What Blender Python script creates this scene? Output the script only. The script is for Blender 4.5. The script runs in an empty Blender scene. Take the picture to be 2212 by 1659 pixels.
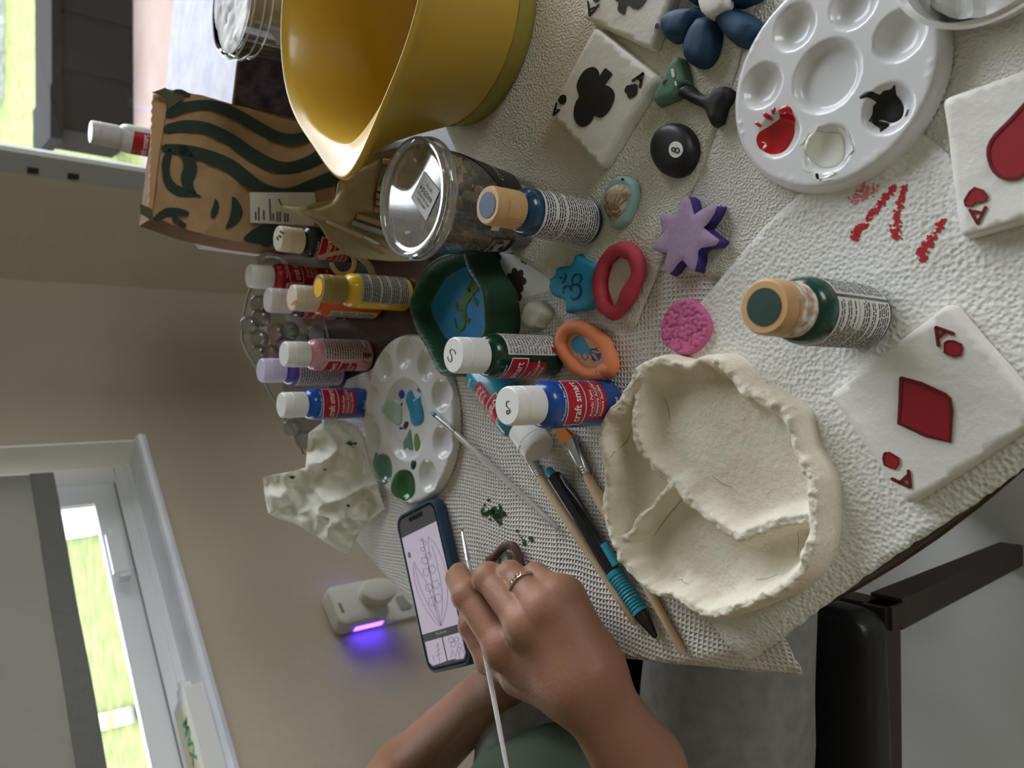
import bpy, bmesh, math, random
import numpy as np
from mathutils import Vector, Matrix, noise, geometry
random.seed(7); np.random.seed(7)
scn = bpy.context.scene
COL = scn.collection
# ------------------------------------------------------------------ camera
F = 1650.0; CX, CY = 1106.0, 829.5; HC = 0.406
_d = Vector((3093.0-CX, -(809.0-CY), -F)).normalized(); _up = -_d
_v = Vector((0, 0, -1)); _Y = (_v-_v.dot(_up)*_up).normalized(); _X = _Y.cross(_up)
ROT = Matrix((_X, _Y, _up))                      # camera axes -> world axes
cam_d = bpy.data.cameras.new('camera'); cam = bpy.data.objects.new('camera', cam_d); COL.objects.link(cam)
cam.matrix_world = Matrix.Translation((0, 0, HC)) @ ROT.to_4x4()
cam_d.sensor_fit = 'HORIZONTAL'; cam_d.sensor_width = 36.0; cam_d.lens = F*36.0/2212.0
cam_d.clip_start = 0.01; cam_d.clip_end = 200
cam_d.dof.use_dof = True; cam_d.dof.focus_distance = 0.50; cam_d.dof.aperture_fstop = 11.0
scn.camera = cam
# ------------------------------------------------------------------ sky, sun, exposure
world = bpy.data.worlds.new('sky'); scn.world = world; world.use_nodes = True
wn = world.node_tree.nodes; wl = world.node_tree.links
bg = wn['Background']
tc = wn.new('ShaderNodeTexCoord'); sp = wn.new('ShaderNodeSeparateXYZ'); cr = wn.new('ShaderNodeValToRGB')
wl.new(tc.outputs['Generated'], sp.inputs[0]); wl.new(sp.outputs['Z'], cr.inputs[0]); wl.new(cr.outputs[0], bg.inputs[0])
cr.color_ramp.elements[0].position = 0.0; cr.color_ramp.elements[0].color = (0.96, 0.97, 1.0, 1)
cr.color_ramp.elements[1].position = 0.9; cr.color_ramp.elements[1].color = (0.76, 0.87, 1.0, 1)
SKY = 4.6
bg.inputs[1].default_value = SKY
sun_d = bpy.data.lights.new('sun', 'SUN'); sun_d.energy = 1.0; sun_d.angle = math.radians(12); sun_d.color = (1, .96, .9)
sun = bpy.data.objects.new('sun', sun_d); COL.objects.link(sun); sun.rotation_euler = (math.radians(38), 0, math.radians(-150))
scn.view_settings.view_transform = 'Standard'; scn.view_settings.look = 'None'
scn.view_settings.gamma = 1.0; scn.view_settings.use_curve_mapping = False
scn.view_settings.exposure = 1.0
scn.cycles.max_bounces = 8; scn.cycles.diffuse_bounces = 5; scn.cycles.transparent_max_bounces = 12
scn.cycles.caustics_reflective = False; scn.cycles.caustics_refractive = False
scn.cycles.use_denoising = True
scn.cycles.sample_clamp_indirect = 6.0
# ------------------------------------------------------------------ helpers
def ray(x, y): return ROT @ Vector((x-CX, -(y-CY), -F))
OC = Vector((0, 0, HC))
def T(x, y, z=0.0):
    """the point of the horizontal plane at height z seen at photo pixel (x, y)"""
    r = ray(x, y); return OC + r*((z-HC)/r.z)
def PL(x, y, P0, n):
    r = ray(x, y); return OC + r*(n.dot(P0-OC)/n.dot(r))
def Tz(z): return lambda p: T(p[0], p[1], z)
def Zc(x0, y0, f): return lambda pts: [(x0+p[0]/f, y0+p[1]/f)+tuple(p[2:]) for p in pts]
def lin(c):
    if isinstance(c, str): c = [int(c[i:i+2], 16) for i in (0, 2, 4)]
    return tuple(((v/255.0)/12.92 if v/255.0 <= 0.04045 else ((v/255.0+0.055)/1.055)**2.4) for v in c)+(1.0,)
MATS = {}
def mat(name, col=(200, 200, 200), rough=0.6, metal=0.0, bump=None, var=None, spec=0.5, trans=0.0, coat=0.0, emit=None, sss=0.0, ior=1.45, alpha=None):
    """procedural material; bump = (scale, distance[, kind]), var = (scale, colour2, amount)"""
    if name in MATS: return MATS[name]
    m = bpy.data.materials.new(name); m.use_nodes = True; MATS[name] = m
    nt = m.node_tree; b = nt.nodes['Principled BSDF']
    c = lin(col)
    b.inputs['Base Color'].default_value = c; b.inputs['Roughness'].default_value = rough
    b.inputs['Metallic'].default_value = metal; b.inputs['Specular IOR Level'].default_value = spec
    b.inputs['Transmission Weight'].default_value = trans; b.inputs['Coat Weight'].default_value = coat
    b.inputs['IOR'].default_value = ior
    if sss:
        b.inputs['Subsurface Weight'].default_value = sss; b.inputs['Subsurface Scale'].default_value = 0.004
        b.inputs['Subsurface Radius'].default_value = (1.0, 0.35, 0.2)
    if emit: b.inputs['Emission Color'].default_value = lin(emit[0]); b.inputs['Emission Strength'].default_value = emit[1]
    tco = nt.nodes.new('ShaderNodeTexCoord')
    if var:
        no = nt.nodes.new('ShaderNodeTexNoise'); no.inputs['Scale'].default_value = var[0]; no.inputs['Detail'].default_value = 4
        nt.links.new(tco.outputs['Object'], no.inputs['Vector'])
        rp = nt.nodes.new('ShaderNodeValToRGB'); nt.links.new(no.outputs[0], rp.inputs[0])
        rp.color_ramp.elements[0].position = 0.5-0.25/max(var[2], .05)*.3; rp.color_ramp.elements[1].position = 0.5+0.25/max(var[2], .05)*.3
        rp.color_ramp.elements[0].color = c; rp.color_ramp.elements[1].color = lin(var[1])
        nt.links.new(rp.outputs[0], b.inputs['Base Color'])
    if bump:
        kind = bump[2] if len(bump) > 2 else 'noise'
        if kind == 'noise':
            no = nt.nodes.new('ShaderNodeTexNoise'); no.inputs['Scale'].default_value = bump[0]; no.inputs['Detail'].default_value = 5
            out = no.outputs[0]; nt.links.new(tco.outputs['Object'], no.inputs['Vector'])
        elif kind == 'pebble':
            no = nt.nodes.new('ShaderNodeTexVoronoi'); no.feature = 'SMOOTH_F1'; no.inputs['Scale'].default_value = bump[0]
            no.inputs['Smoothness'].default_value = 0.6
            out = no.outputs[0]; nt.links.new(tco.outputs['Object'], no.inputs['Vector'])
        elif kind == 'weave':
            nz = nt.nodes.new('ShaderNodeTexNoise'); nz.inputs['Scale'].default_value = 14; nz.inputs['Detail'].default_value = 1
            nt.links.new(tco.outputs['Object'], nz.inputs['Vector'])
            vm = nt.nodes.new('ShaderNodeVectorMath'); vm.operation = 'MULTIPLY_ADD'
            nt.links.new(nz.outputs['Color'], vm.inputs[0]); vm.inputs[1].default_value = (0.02, 0.02, 0); nt.links.new(tco.outputs['Object'], vm.inputs[2])
            sx = nt.nodes.new('ShaderNodeSeparateXYZ'); nt.links.new(vm.outputs[0], sx.inputs[0])
            o = []
            for ax in ('X', 'Y'):
                mu = nt.nodes.new('ShaderNodeMath'); mu.operation = 'MULTIPLY'; mu.inputs[1].default_value = bump[0]
                nt.links.new(sx.outputs[ax], mu.inputs[0])
                si = nt.nodes.new('ShaderNodeMath'); si.operation = 'SINE'; nt.links.new(mu.outputs[0], si.inputs[0]); o.append(si)
            ad = nt.nodes.new('ShaderNodeMath'); ad.operation = 'MAXIMUM'
            nt.links.new(o[0].outputs[0], ad.inputs[0]); nt.links.new(o[1].outputs[0], ad.inputs[1])
            n2 = nt.nodes.new('ShaderNodeTexNoise'); n2.inputs['Scale'].default_value = 500; nt.links.new(tco.outputs['Object'], n2.inputs['Vector'])
            a2 = nt.nodes.new('ShaderNodeMath'); a2.operation = 'ADD'; nt.links.new(ad.outputs[0], a2.inputs[0]); nt.links.new(n2.outputs[0], a2.inputs[1])
            out = a2.outputs[0]
        elif kind == 'ribs':
            no = nt.nodes.new('ShaderNodeTexWave'); no.inputs['Scale'].default_value = bump[0]; no.inputs['Distortion'].default_value = 0
            out = no.outputs[0]; nt.links.new(tco.outputs['Object'], no.inputs['Vector'])
        bp = nt.nodes.new('ShaderNodeBump'); bp.inputs['Distance'].default_value = bump[1]; bp.inputs['Strength'].default_value = 1.0
        nt.links.new(out, bp.inputs['Height']); nt.links.new(bp.outputs[0], b.inputs['Normal'])
    return m
def translucent(m, w, col):
    nt = m.node_tree; out = [n for n in nt.nodes if n.type == 'OUTPUT_MATERIAL'][0]; b = nt.nodes['Principled BSDF']
    tr = nt.nodes.new('ShaderNodeBsdfTranslucent'); tr.inputs[0].default_value = lin(col); mx = nt.nodes.new('ShaderNodeMixShader'); mx.inputs[0].default_value = w
    nt.links.new(b.outputs[0], mx.inputs[1]); nt.links.new(tr.outputs[0], mx.inputs[2]); nt.links.new(mx.outputs[0], out.inputs[0]); return m
def glassy(name, tint=(255, 255, 255), gloss=0.12, rough=0.05, tintmix=0.0):
    """thin clear plastic or a pane: transparent film with a fresnel sheen and a little haze"""
    if name in MATS: return MATS[name]
    m = bpy.data.materials.new(name); m.use_nodes = True; MATS[name] = m; nt = m.node_tree; nt.nodes.clear()
    out = nt.nodes.new('ShaderNodeOutputMaterial'); tr = nt.nodes.new('ShaderNodeBsdfTransparent'); gl = nt.nodes.new('ShaderNodeBsdfGlossy')
    df = nt.nodes.new('ShaderNodeBsdfDiffuse'); df.inputs[0].default_value = lin(tint)
    tr.inputs[0].default_value = (0.97, 0.97, 0.97, 1); gl.inputs['Roughness'].default_value = rough
    fr = nt.nodes.new('ShaderNodeFresnel'); fr.inputs[0].default_value = 1.5
    ad = nt.nodes.new('ShaderNodeMath'); ad.operation = 'ADD'; ad.inputs[1].default_value = gloss; nt.links.new(fr.outputs[0], ad.inputs[0]); ad.use_clamp = True
    m1 = nt.nodes.new('ShaderNodeMixShader'); m2 = nt.nodes.new('ShaderNodeMixShader'); m2.inputs[0].default_value = tintmix
    nt.links.new(tr.outputs[0], m2.inputs[1]); nt.links.new(df.outputs[0], m2.inputs[2])
    nt.links.new(ad.outputs[0], m1.inputs[0]); nt.links.new(m2.outputs[0], m1.inputs[1]); nt.links.new(gl.outputs[0], m1.inputs[2])
    nt.links.new(m1.outputs[0], out.inputs[0]); return m
ORG = {}
def thing(name, label, cat, loc, group=None):
    o = bpy.data.objects.new(name, None); COL.objects.link(o); o.location = loc; o.empty_display_size = 0.02
    ORG[o.name] = Vector(loc); o['label'] = label; o['category'] = cat
    if group: o['group'] = group
    return o
def tag(o, label=None, cat=None, group=None, kind=None):
    for k, v in (('label', label), ('category', cat), ('group', group), ('kind', kind)):
        if v: o[k] = v
    return o
def obj(name, vf, m, parent=None, org=None, smooth=True, sharp=35):
    """world-space verts/faces -> one mesh object, its origin at org (or its parent's)"""
    V, Fc = vf
    if parent is not None: O = ORG[parent.name]
    else:
        A = np.array([tuple(v) for v in V]); O = Vector(org) if org is not None else Vector(((A[:, 0].min()+A[:, 0].max())/2, (A[:, 1].min()+A[:, 1].max())/2, A[:, 2].min()))
    me = bpy.data.meshes.new(name)
    me.from_pydata([(v[0]-O[0], v[1]-O[1], v[2]-O[2]) for v in V], [], [tuple(int(i) for i in f) for f in Fc])
    me.validate(); me.update()
    bm = bmesh.new(); bm.from_mesh(me); bmesh.ops.recalc_face_normals(bm, faces=bm.faces) if smooth != 'keep' else None
    bm.to_mesh(me); bm.free()
    if smooth:
        me.shade_smooth()
        if sharp: me.set_sharp_from_angle(angle=math.radians(sharp))
    me.materials.append(m)
    o = bpy.data.objects.new(name, me); COL.objects.link(o)
    if parent is not None: o.parent = parent
    else: o.location = O
    ORG[o.name] = O
    return o
def struct(name, vf, m, label=None, parent=None, smooth=False):
    o = obj(name, vf, m, parent, smooth=smooth)
    if parent is None: o['kind'] = 'structure'
    if label: o['label'] = label
    return o
def join(*parts):
    V, Fc = [], []
    for v, f in parts:
        k = len(V); V += [Vector(p) for p in v]; Fc += [tuple(i+k for i in q) for q in f]
    return V, Fc
def box(lo, hi):
    V = [Vector((x, y, z)) for x in (lo[0], hi[0]) for y in (lo[1], hi[1]) for z in (lo[2], hi[2])]
    return V, [(0, 1, 3, 2), (4, 6, 7, 5), (0, 4, 5, 1), (2, 3, 7, 6), (0, 2, 6, 4), (1, 5, 7, 3)]
def xf(vf, fn): return [fn(v) for v in vf[0]], vf[1]
def frame_from(axis, hint=Vector((0, 0, 1))):
    a = Vector(axis).normalized()
    if abs(a.dot(hint)) > 0.95: hint = Vector((1, 0, 0))
    u = hint.cross(a).normalized(); return u, a.cross(u), a
def lathe(prof, seg=40, c=(0, 0, 0), axis=(0, 0, 1), cap=(True, True), start=0.0):
    """prof = [(r, h)] along axis from c"""
    u, w, a = frame_from(axis, Vector((0, 1, 0))); c = Vector(c); V = []; Fc = []
    for r, h in prof:
        for i in range(seg):
            t = 2*math.pi*i/seg+start; V.append(c+a*h+(u*math.cos(t)+w*math.sin(t))*r)
    n = len(prof)
    for k in range(n-1):
        for i in range(seg):
            j = (i+1) % seg; Fc.append((k*seg+i, k*seg+j, (k+1)*seg+j, (k+1)*seg+i))
    if cap[0]: Fc.append(tuple(range(seg))[::-1])
    if cap[1]: Fc.append(tuple((n-1)*seg+i for i in range(seg)))
    return V, Fc
def tube(pts, rad, seg=10, closed=False, caps=True, flat=1.0):
    P = [Vector(p) for p in pts]; n = len(P); V = []; Fc = []
    if not isinstance(rad, (list, tuple)): rad = [rad]*n
    pu = None
    for i in range(n):
        a = P[(i+1) % n]-P[i-1] if closed else (P[min(i+1, n-1)]-P[max(i-1, 0)])
        if a.length < 1e-9: a = Vector((1, 0, 0))
        a.normalize()
        if pu is None: u, w, _ = frame_from(a)
        else:
            u = (pu-a*pu.dot(a)).normalized(); w = a.cross(u)
        pu = u
        for k in range(seg):
            t = 2*math.pi*k/seg; V.append(P[i]+(u*math.cos(t)+w*math.sin(t)*flat)*rad[i])
    for i in range(n if closed else n-1):
        j = (i+1) % n
        for k in range(seg):
            l = (k+1) % seg; Fc.append((i*seg+k, i*seg+l, j*seg+l, j*seg+k))
    if caps and not closed: Fc += [tuple(range(seg))[::-1], tuple((n-1)*seg+k for k in range(seg))]
    return V, Fc
def catmull(pts, n=6, closed=False):
    P = [np.array(p, float) for p in pts]; m = len(P); out = []
    for i in range(m if closed else m-1):
        a = P[i-1] if (closed or i > 0) else P[0]; b = P[i]; c = P[(i+1) % m]; d = P[(i+2) % m] if (closed or i+2 < m) else P[-1]
        for k in range(n):
            t = k/n; out.append(0.5*((2*b)+(c-a)*t+(2*a-5*b+4*c-d)*t*t+(3*b-3*c+d-a)*t**3))
    if not closed: out.append(P[-1])
    return [tuple(p) for p in out]
def prism(polys, mp, nrm, th):
    """flat outlines (any 2-D units) mapped by mp to a surface and given thickness th along nrm (vector or function)"""
    V, Fc = [], []
    for poly in polys:
        n = len(poly); k = len(V)
        for p in poly:
            q = mp(p); nn = nrm(q) if callable(nrm) else nrm; V.append(q+nn*th)
        for p in poly: V.append(mp(p))
        Fc.append(tuple(range(k, k+n)))
        Fc += [(k+i, k+(i+1) % n, k+n+(i+1) % n, k+n+i) for i in range(n)]
    return V, Fc
def strokes(lines, width, mp, nrm, th, sm=4):
    """tapering strokes: each line is [(x, y[, w])], width in the same 2-D units"""
    V, Fc = [], []
    for ln in lines:
        L3 = [(p[0], p[1], (p[2] if len(p) > 2 else width)) for p in ln]
        if sm > 1 and len(L3) > 2: L3 = catmull(L3, sm)
        n = len(L3); k = len(V)
        ring = []
        for i, p in enumerate(L3):
            a = L3[max(i-1, 0)]; b = L3[min(i+1, n-1)]; dx, dy = b[0]-a[0], b[1]-a[1]; d = math.hypot(dx, dy) or 1
            nx, ny = -dy/d, dx/d; w = max(p[2], .01)/2
            ex = (0 if 0 < i < n-1 else (w*.7 if i else -w*.7))
            ring.append(((p[0]+nx*w+dx/d*ex*0, p[1]+ny*w), (p[0]-nx*w, p[1]-ny*w)))
        p0, p1 = L3[0], L3[-1]
        def cap(p, q):
            dx, dy = p[0]-q[0], p[1]-q[1]; d = math.hypot(dx, dy) or 1; w = max(p[2], .01)/2
            c = (p[0]+dx/d*w*.8, p[1]+dy/d*w*.8); nx, ny = -dy/d*w*.45, dx/d*w*.45
            return [(c[0]+nx, c[1]+ny), (c[0]-nx, c[1]-ny)]
        c0 = cap(L3[0], L3[1]); c1 = cap(L3[-1], L3[-2])
        def side(a, b, ref):  # order cap points to match the ring side
            return (a, b) if math.hypot(a[0]-ref[0], a[1]-ref[1]) < math.hypot(b[0]-ref[0], b[1]-ref[1]) else (b, a)
        ring = [side(c0[0], c0[1], ring[0][0])]+ring+[side(c1[0], c1[1], ring[-1][0])]
        m = len(ring)
        for l, r in ring:
            for q, off in ((l, th), (r, th), (r, 0), (l, 0)):
                w = mp(q); nn = nrm(w) if callable(nrm) else nrm; V.append(w+nn*off)
        for i in range(m-1):
            a = k+4*i; b = a+4
            for s in range(4): Fc.append((a+s, a+(s+1) % 4, b+(s+1) % 4, b+s))
        Fc += [(k, k+1, k+2, k+3), (k+4*(m-1)+3, k+4*(m-1)+2, k+4*(m-1)+1, k+4*(m-1))]
    return V, Fc
def segdist(P, poly, closed=True):
    A = np.array([p[:2] for p in poly], float); B = np.roll(A, -1, 0)
    if not closed: A, B = A[:-1], B[:-1]
    D = np.full(len(P), 1e9)
    for a, b in zip(A, B):
        ab = b-a; t = np.clip(((P-a)@ab)/max(ab@ab, 1e-16), 0, 1); D = np.minimum(D, np.hypot(*(P-a-t[:, None]*ab).T))
    return D
def inside(P, poly):
    A = np.array([p[:2] for p in poly], float); r = np.zeros(len(P), bool); j = len(A)-1
    for i in range(len(A)):
        xi, yi = A[i]; xj, yj = A[j]
        c = ((yi > P[:, 1]) != (yj > P[:, 1])) & (P[:, 0] < (xj-xi)*(P[:, 1]-yi)/((yj-yi) if yj != yi else 1e-12)+xi); r ^= c; j = i
    return r
def hf(poly, zf, sp=0.003, insets=(0.0003, 0.0008, 0.0016), thick=None):
    """height-field mesh over a polygon (world xy): zf(P, d) with d = distance to the outline"""
    A = np.array([p[:2] for p in poly], float)
    L = np.hypot(*(np.roll(A, -1, 0)-A).T); B = []
    for i in range(len(A)):
        n = max(1, int(L[i]/(sp*0.8)));
        for k in range(n): B.append(A[i]+(A[(i+1) % len(A)]-A[i])*k/n)
    B = np.array(B); area = 0.5*np.sum(B[:, 0]*np.roll(B[:, 1], -1)-np.roll(B[:, 0], -1)*B[:, 1])
    if area < 0: B = B[::-1]
    t = np.roll(B, -1, 0)-np.roll(B, 1, 0); t /= np.maximum(np.hypot(*t.T), 1e-12)[:, None]; nin = np.c_[-t[:, 1], t[:, 0]]
    pts = []
    for d in insets:
        Q = B+nin*d; ok = inside(Q, B); Q = Q[ok]; dd = segdist(Q, B); pts.append(Q[dd > d*0.7])
    lo, hi = B.min(0), B.max(0); gx = np.arange(lo[0], hi[0], sp); gy = np.arange(lo[1], hi[1], sp*0.87)
    G = np.array([(x+(sp/2 if j % 2 else 0), y) for j, y in enumerate(gy) for x in gx])
    if len(G):
        G = G[inside(G, B)]
        if len(G): G = G[segdist(G, B) > (insets[-1] if insets else 0)+sp*0.45]; pts.append(G)
    P = np.vstack([B]+pts); n = len(B)
    r = geometry.delaunay_2d_cdt([Vector((float(x), float(y))) for x, y in P], [(i, (i+1) % n) for i in range(n)], [], 1, 1e-7)
    Q = np.array([(v.x, v.y) for v in r[0]]); D = segdist(Q, B); Z = zf(Q, D)
    V = [Vector((Q[i, 0], Q[i, 1], Z[i])) for i in range(len(Q))]; Fc = [tuple(f) for f in r[2]]
    if thick:
        k = len(V); e = {}
        for f in Fc:
            for i in range(len(f)): e[(f[i], f[(i+1) % len(f)])] = 1
        V2 = [v-Vector((0, 0, thick)) for v in V]; F2 = [tuple(i+k for i in f[::-1]) for f in Fc]
        side = [(a, b, b+k, a+k) for (a, b) in e if (b, a) not in e]
        V = V+V2; Fc = Fc+F2+[s[::-1] for s in side]
    return V, Fc
def nz(P, s, seed=0.0, oct=2):
    return np.array([noise.fractal(Vector((p[0]*s+seed, p[1]*s, seed*1.7)), 1.0, 2.0, oct) for p in P])
def slabz(z0, h, r=0.0015, rough=0.0, s=200, dome=0.0, seed=0.0):
    """profile of a flat clay piece: rounded edge radius r, top at z0+h, bumps rough, dome toward the middle"""
    def f(P, d):
        t = np.clip(d/r, 0, 1); e = np.sqrt(np.clip(1-(1-t)**2, 0, 1))
        z = z0+(h-dome)*e
        if dome: z = z+dome*np.sqrt(np.clip(1-(1-np.clip(d/max(d.max(), 1e-6), 0, 1))**2, 0, 1))
        if rough: z = z+rough*nz(P, s, seed)*e
        return z
    return f
def px_poly(pts, z, sm=0):
    p = [tuple(T(q[0], q[1], z)[:2]) for q in pts]
    return catmull(p, sm, True) if sm else p
def surfnet(f, lo, hi, h):
    """surface-nets mesh of an implicit function f(x, y, z) < 0"""
    lo = np.array(lo, float); n = np.ceil((np.array(hi)-lo)/h).astype(int)+1; n += (-(n-1)) % 4
    ax = [lo[i]+h*np.arange(n[i]) for i in range(3)]
    cg = np.meshgrid(*[a[::4] for a in ax], indexing='ij'); Vc = f(*[g.ravel() for g in cg]).reshape(cg[0].shape)
    V = np.repeat(np.repeat(np.repeat(Vc, 4, 0), 4, 1), 4, 2)[:n[0], :n[1], :n[2]].astype(np.float32)
    near = np.abs(Vc) < h*4*2.2
    M = np.repeat(np.repeat(np.repeat(near, 4, 0), 4, 1), 4, 2)[:n[0], :n[1], :n[2]]
    I = np.nonzero(M); V[I] = f(ax[0][I[0]], ax[1][I[1]], ax[2][I[2]])
    S = V < 0; sh = (n[0]-1, n[1]-1, n[2]-1); cnt = np.zeros(sh, np.int8)
    cs = [(i, j, k) for i in (0, 1) for j in (0, 1) for k in (0, 1)]
    sl = lambda A, c: A[c[0]:c[0]+sh[0], c[1]:c[1]+sh[1], c[2]:c[2]+sh[2]]
    for c in cs: cnt += sl(S, c)
    act = (cnt > 0) & (cnt < 8); idx = np.full(sh, -1, np.int64); ai = np.nonzero(act); N = len(ai[0]); idx[ai] = np.arange(N)
    pos = np.zeros((N, 3)); num = np.zeros(N); cell = np.stack(ai, 1)
    val = {c: V[ai[0]+c[0], ai[1]+c[1], ai[2]+c[2]] for c in cs}
    for a in cs:
        for d in range(3):
            if a[d] == 0:
                b = list(a); b[d] = 1; b = tuple(b); va, vb = val[a], val[b]; mk = (va < 0) != (vb < 0)
                t = np.where(mk, va/np.where(mk, va-vb, 1), 0); p = np.tile(np.array(a, float), (N, 1)); p[:, d] = t
                pos[mk] += p[mk]; num[mk] += 1
    verts = lo+h*(cell+pos/num[:, None]); faces = []
    for d in range(3):
        e = [0, 0, 0]; e[d] = 1; u, w = [(1, 2), (2, 0), (0, 1)][d]
        A = S[:n[0]-e[0], :n[1]-e[1], :n[2]-e[2]]; B = S[e[0]:, e[1]:, e[2]:]; q = np.stack(np.nonzero(A != B), 1)
        ok = (q[:, u] > 0) & (q[:, w] > 0) & (q[:, u] < sh[u]) & (q[:, w] < sh[w]); q = q[ok]
        q2 = q.copy(); q3 = q.copy(); q4 = q.copy(); q2[:, u] -= 1; q3[:, u] -= 1; q3[:, w] -= 1; q4[:, w] -= 1
        g = lambda Q: idx[Q[:, 0], Q[:, 1], Q[:, 2]]; ff = np.stack([g(q), g(q2), g(q3), g(q4)], 1)
        fl = A[q[:, 0], q[:, 1], q[:, 2]]; ff[~fl] = ff[~fl][:, ::-1]; faces.append(ff[(ff >= 0).all(1)])
    return [tuple(v) for v in verts], [tuple(r) for r in np.vstack(faces)]
def cap_sd(x, y, z, a, b, ra, rb):
    ab = [b[i]-a[i] for i in range(3)]; L = sum(c*c for c in ab) or 1e-9
    t = np.clip(((x-a[0])*ab[0]+(y-a[1])*ab[1]+(z-a[2])*ab[2])/L, 0, 1)
    return np.sqrt((x-a[0]-t*ab[0])**2+(y-a[1]-t*ab[1])**2+(z-a[2]-t*ab[2])**2)-(ra+(rb-ra)*t)
def ell_sd(x, y, z, c, r):
    k = np.sqrt(((x-c[0])/r[0])**2+((y-c[1])/r[1])**2+((z-c[2])/r[2])**2); return (k-1)*min(r)
def smin(a, b, k):
    hh = np.clip(0.5+0.5*(b-a)/k, 0, 1); return b*(1-hh)+a*hh-k*hh*(1-hh)
def text2d(s, size, align='LEFT', res=2, bold=0.0, space=1.0, line=1.0):
    cu = bpy.data.curves.new('t', 'FONT'); cu.body = s; cu.size = size; cu.align_x = align; cu.resolution_u = res; cu.offset = bold
    cu.space_character = space; cu.space_line = line
    o = bpy.data.objects.new('t', cu); COL.objects.link(o); bpy.context.view_layer.update()
    me = bpy.data.meshes.new_from_object(o.evaluated_get(bpy.context.evaluated_depsgraph_get()))
    V = [tuple(v.co[:2]) for v in me.vertices]; Fc = [tuple(p.vertices) for p in me.polygons]
    bpy.data.objects.remove(o); bpy.data.curves.remove(cu); bpy.data.meshes.remove(me)
    return V, Fc
def put(t, fn): return [fn(p[0], p[1]) for p in t[0]], t[1]
# ------------------------------------------------------------------ the room
_az = math.radians(43.4); Wd = Vector((math.sin(_az), math.cos(_az), 0)); Nd = Vector((math.cos(_az), -math.sin(_az), 0)); UP = Vector((0, 0, 1))
C0 = Wd*1.69+Nd*(-1.25)
def R(a, b, z): return C0-Wd*a+Nd*b+UP*z          # a along the left wall from the corner, b along the right wall
def rb(a0, a1, b0, b1, z0, z1):
    V = [R(a, b, z) for a in (a0, a1) for b in (b0, b1) for z in (z0, z1)]
    return V, [(0, 1, 3, 2), (4, 6, 7, 5), (0, 4, 5, 1), (2, 3, 7, 6), (0, 2, 6, 4), (1, 5, 7, 3)]
FLOOR = -0.75; CEIL = 1.70
wallm = mat('painted_wall', (194, 182, 160), 0.85, bump=(60, 0.0012), var=(3, (188, 176, 155), .5))
m_rev = mat('reveal_paint', (252, 248, 236), 0.7, bump=(80, 0.0006))
m_white = mat('white_vinyl', (240, 242, 243), 0.35)
m_trimg = mat('grey_door_frame', (168, 168, 164), 0.6, spec=.2)
floorm = mat('floor_tile', (176, 176, 170), 0.35, var=(4, (186, 185, 178), .4), bump=(25, 0.0004))
struct('floor', rb(-0.1, 4.2, -0.12, 4.0, FLOOR-0.05, FLOOR), floorm)
struct('ceiling', rb(-0.12, 4.2, -0.12, 4.0, CEIL, CEIL+0.05), mat('ceiling_paint', (235, 233, 226), 0.9))
WA0, WA1, WZ0, WZ1 = 0.524, 1.75, -0.02, 1.25
struct('wall_left', join(rb(-0.12, WA0, -0.12, 0, FLOOR, CEIL), rb(WA1, 4.2, -0.12, 0, FLOOR, CEIL), rb(WA0, WA1, -0.12, 0, FLOOR, WZ0), rb(WA0, WA1, -0.12, 0, WZ1, CEIL)), wallm)
DB0, DB1, DZ1 = 0.275, 2.25, 1.58
struct('wall_right', join(rb(-0.12, 0, 0.0, DB0, FLOOR, CEIL), rb(-0.12, 0, DB1, 4.0, FLOOR, CEIL), rb(-0.12, 0, DB0, DB1, DZ1, CEIL)), wallm)
struct('wall_near', rb(4.2, 4.3, -0.12, 4.1, FLOOR, CEIL), wallm)
NB0, NB1, NZ0, NZ1 = 1.3, 2.4, .15, 1.35  # invented opening in the unseen back wall, added to let in fill light
struct('wall_back', join(rb(-0.12, NB0, 4.0, 4.1, FLOOR, CEIL), rb(NB1, 4.2, 4.0, 4.1, FLOOR, CEIL), rb(NB0, NB1, 4.0, 4.1, FLOOR, NZ0), rb(NB0, NB1, 4.0, 4.1, NZ1, CEIL)), wallm)
struct('trim_3', join(rb(NB0, NB0+.04, 4.02, 4.08, NZ0, NZ1), rb(NB1-.04, NB1, 4.02, 4.08, NZ0, NZ1), rb((NB0+NB1)/2-.02, (NB0+NB1)/2+.02, 4.02, 4.08, NZ0, NZ1), rb(NB0, NB1, 4.02, 4.08, NZ0, NZ0+.04), rb(NB0, NB1, 4.02, 4.08, NZ1-.04, NZ1)), m_white, label='white frame of the added fill-light window behind the viewer')
struct('baseboard_left', rb(0.0, 4.2, 0.0, 0.012, FLOOR, FLOOR+0.09), m_white)
struct('baseboard_right', rb(0.0, 0.012, 0.012, DB0, FLOOR, FLOOR+0.09), m_white)
# reveal of the left window
struct('trim_1', rb(WA0, WA0+0.004, -0.12, 0.001, 0, WZ1), m_rev, label='cream painted window reveal beside the room corner')
marb = mat('sill_stone', (244, 245, 250), 0.3, var=(9, (226, 231, 242), .5))
def bev_bar(prof, a0, a1):
    V = [R(a, b, z) for a in (a0, a1) for b, z in prof]; n = len(prof)
    return V, [tuple(range(n)), tuple(range(n, 2*n))[::-1]]+[(i, (i+1) % n, n+(i+1) % n, n+i) for i in range(n)]
struct('trim_2', bev_bar([(-0.11, -0.02), (-0.11, 0.0), (0.008, 0.0), (0.016, -0.003), (0.018, -0.010), (0.014, -0.018), (0.008, -0.02)], WA0, WA1), marb, label='pale marble window sill with a rounded front edge', smooth=False)
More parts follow.
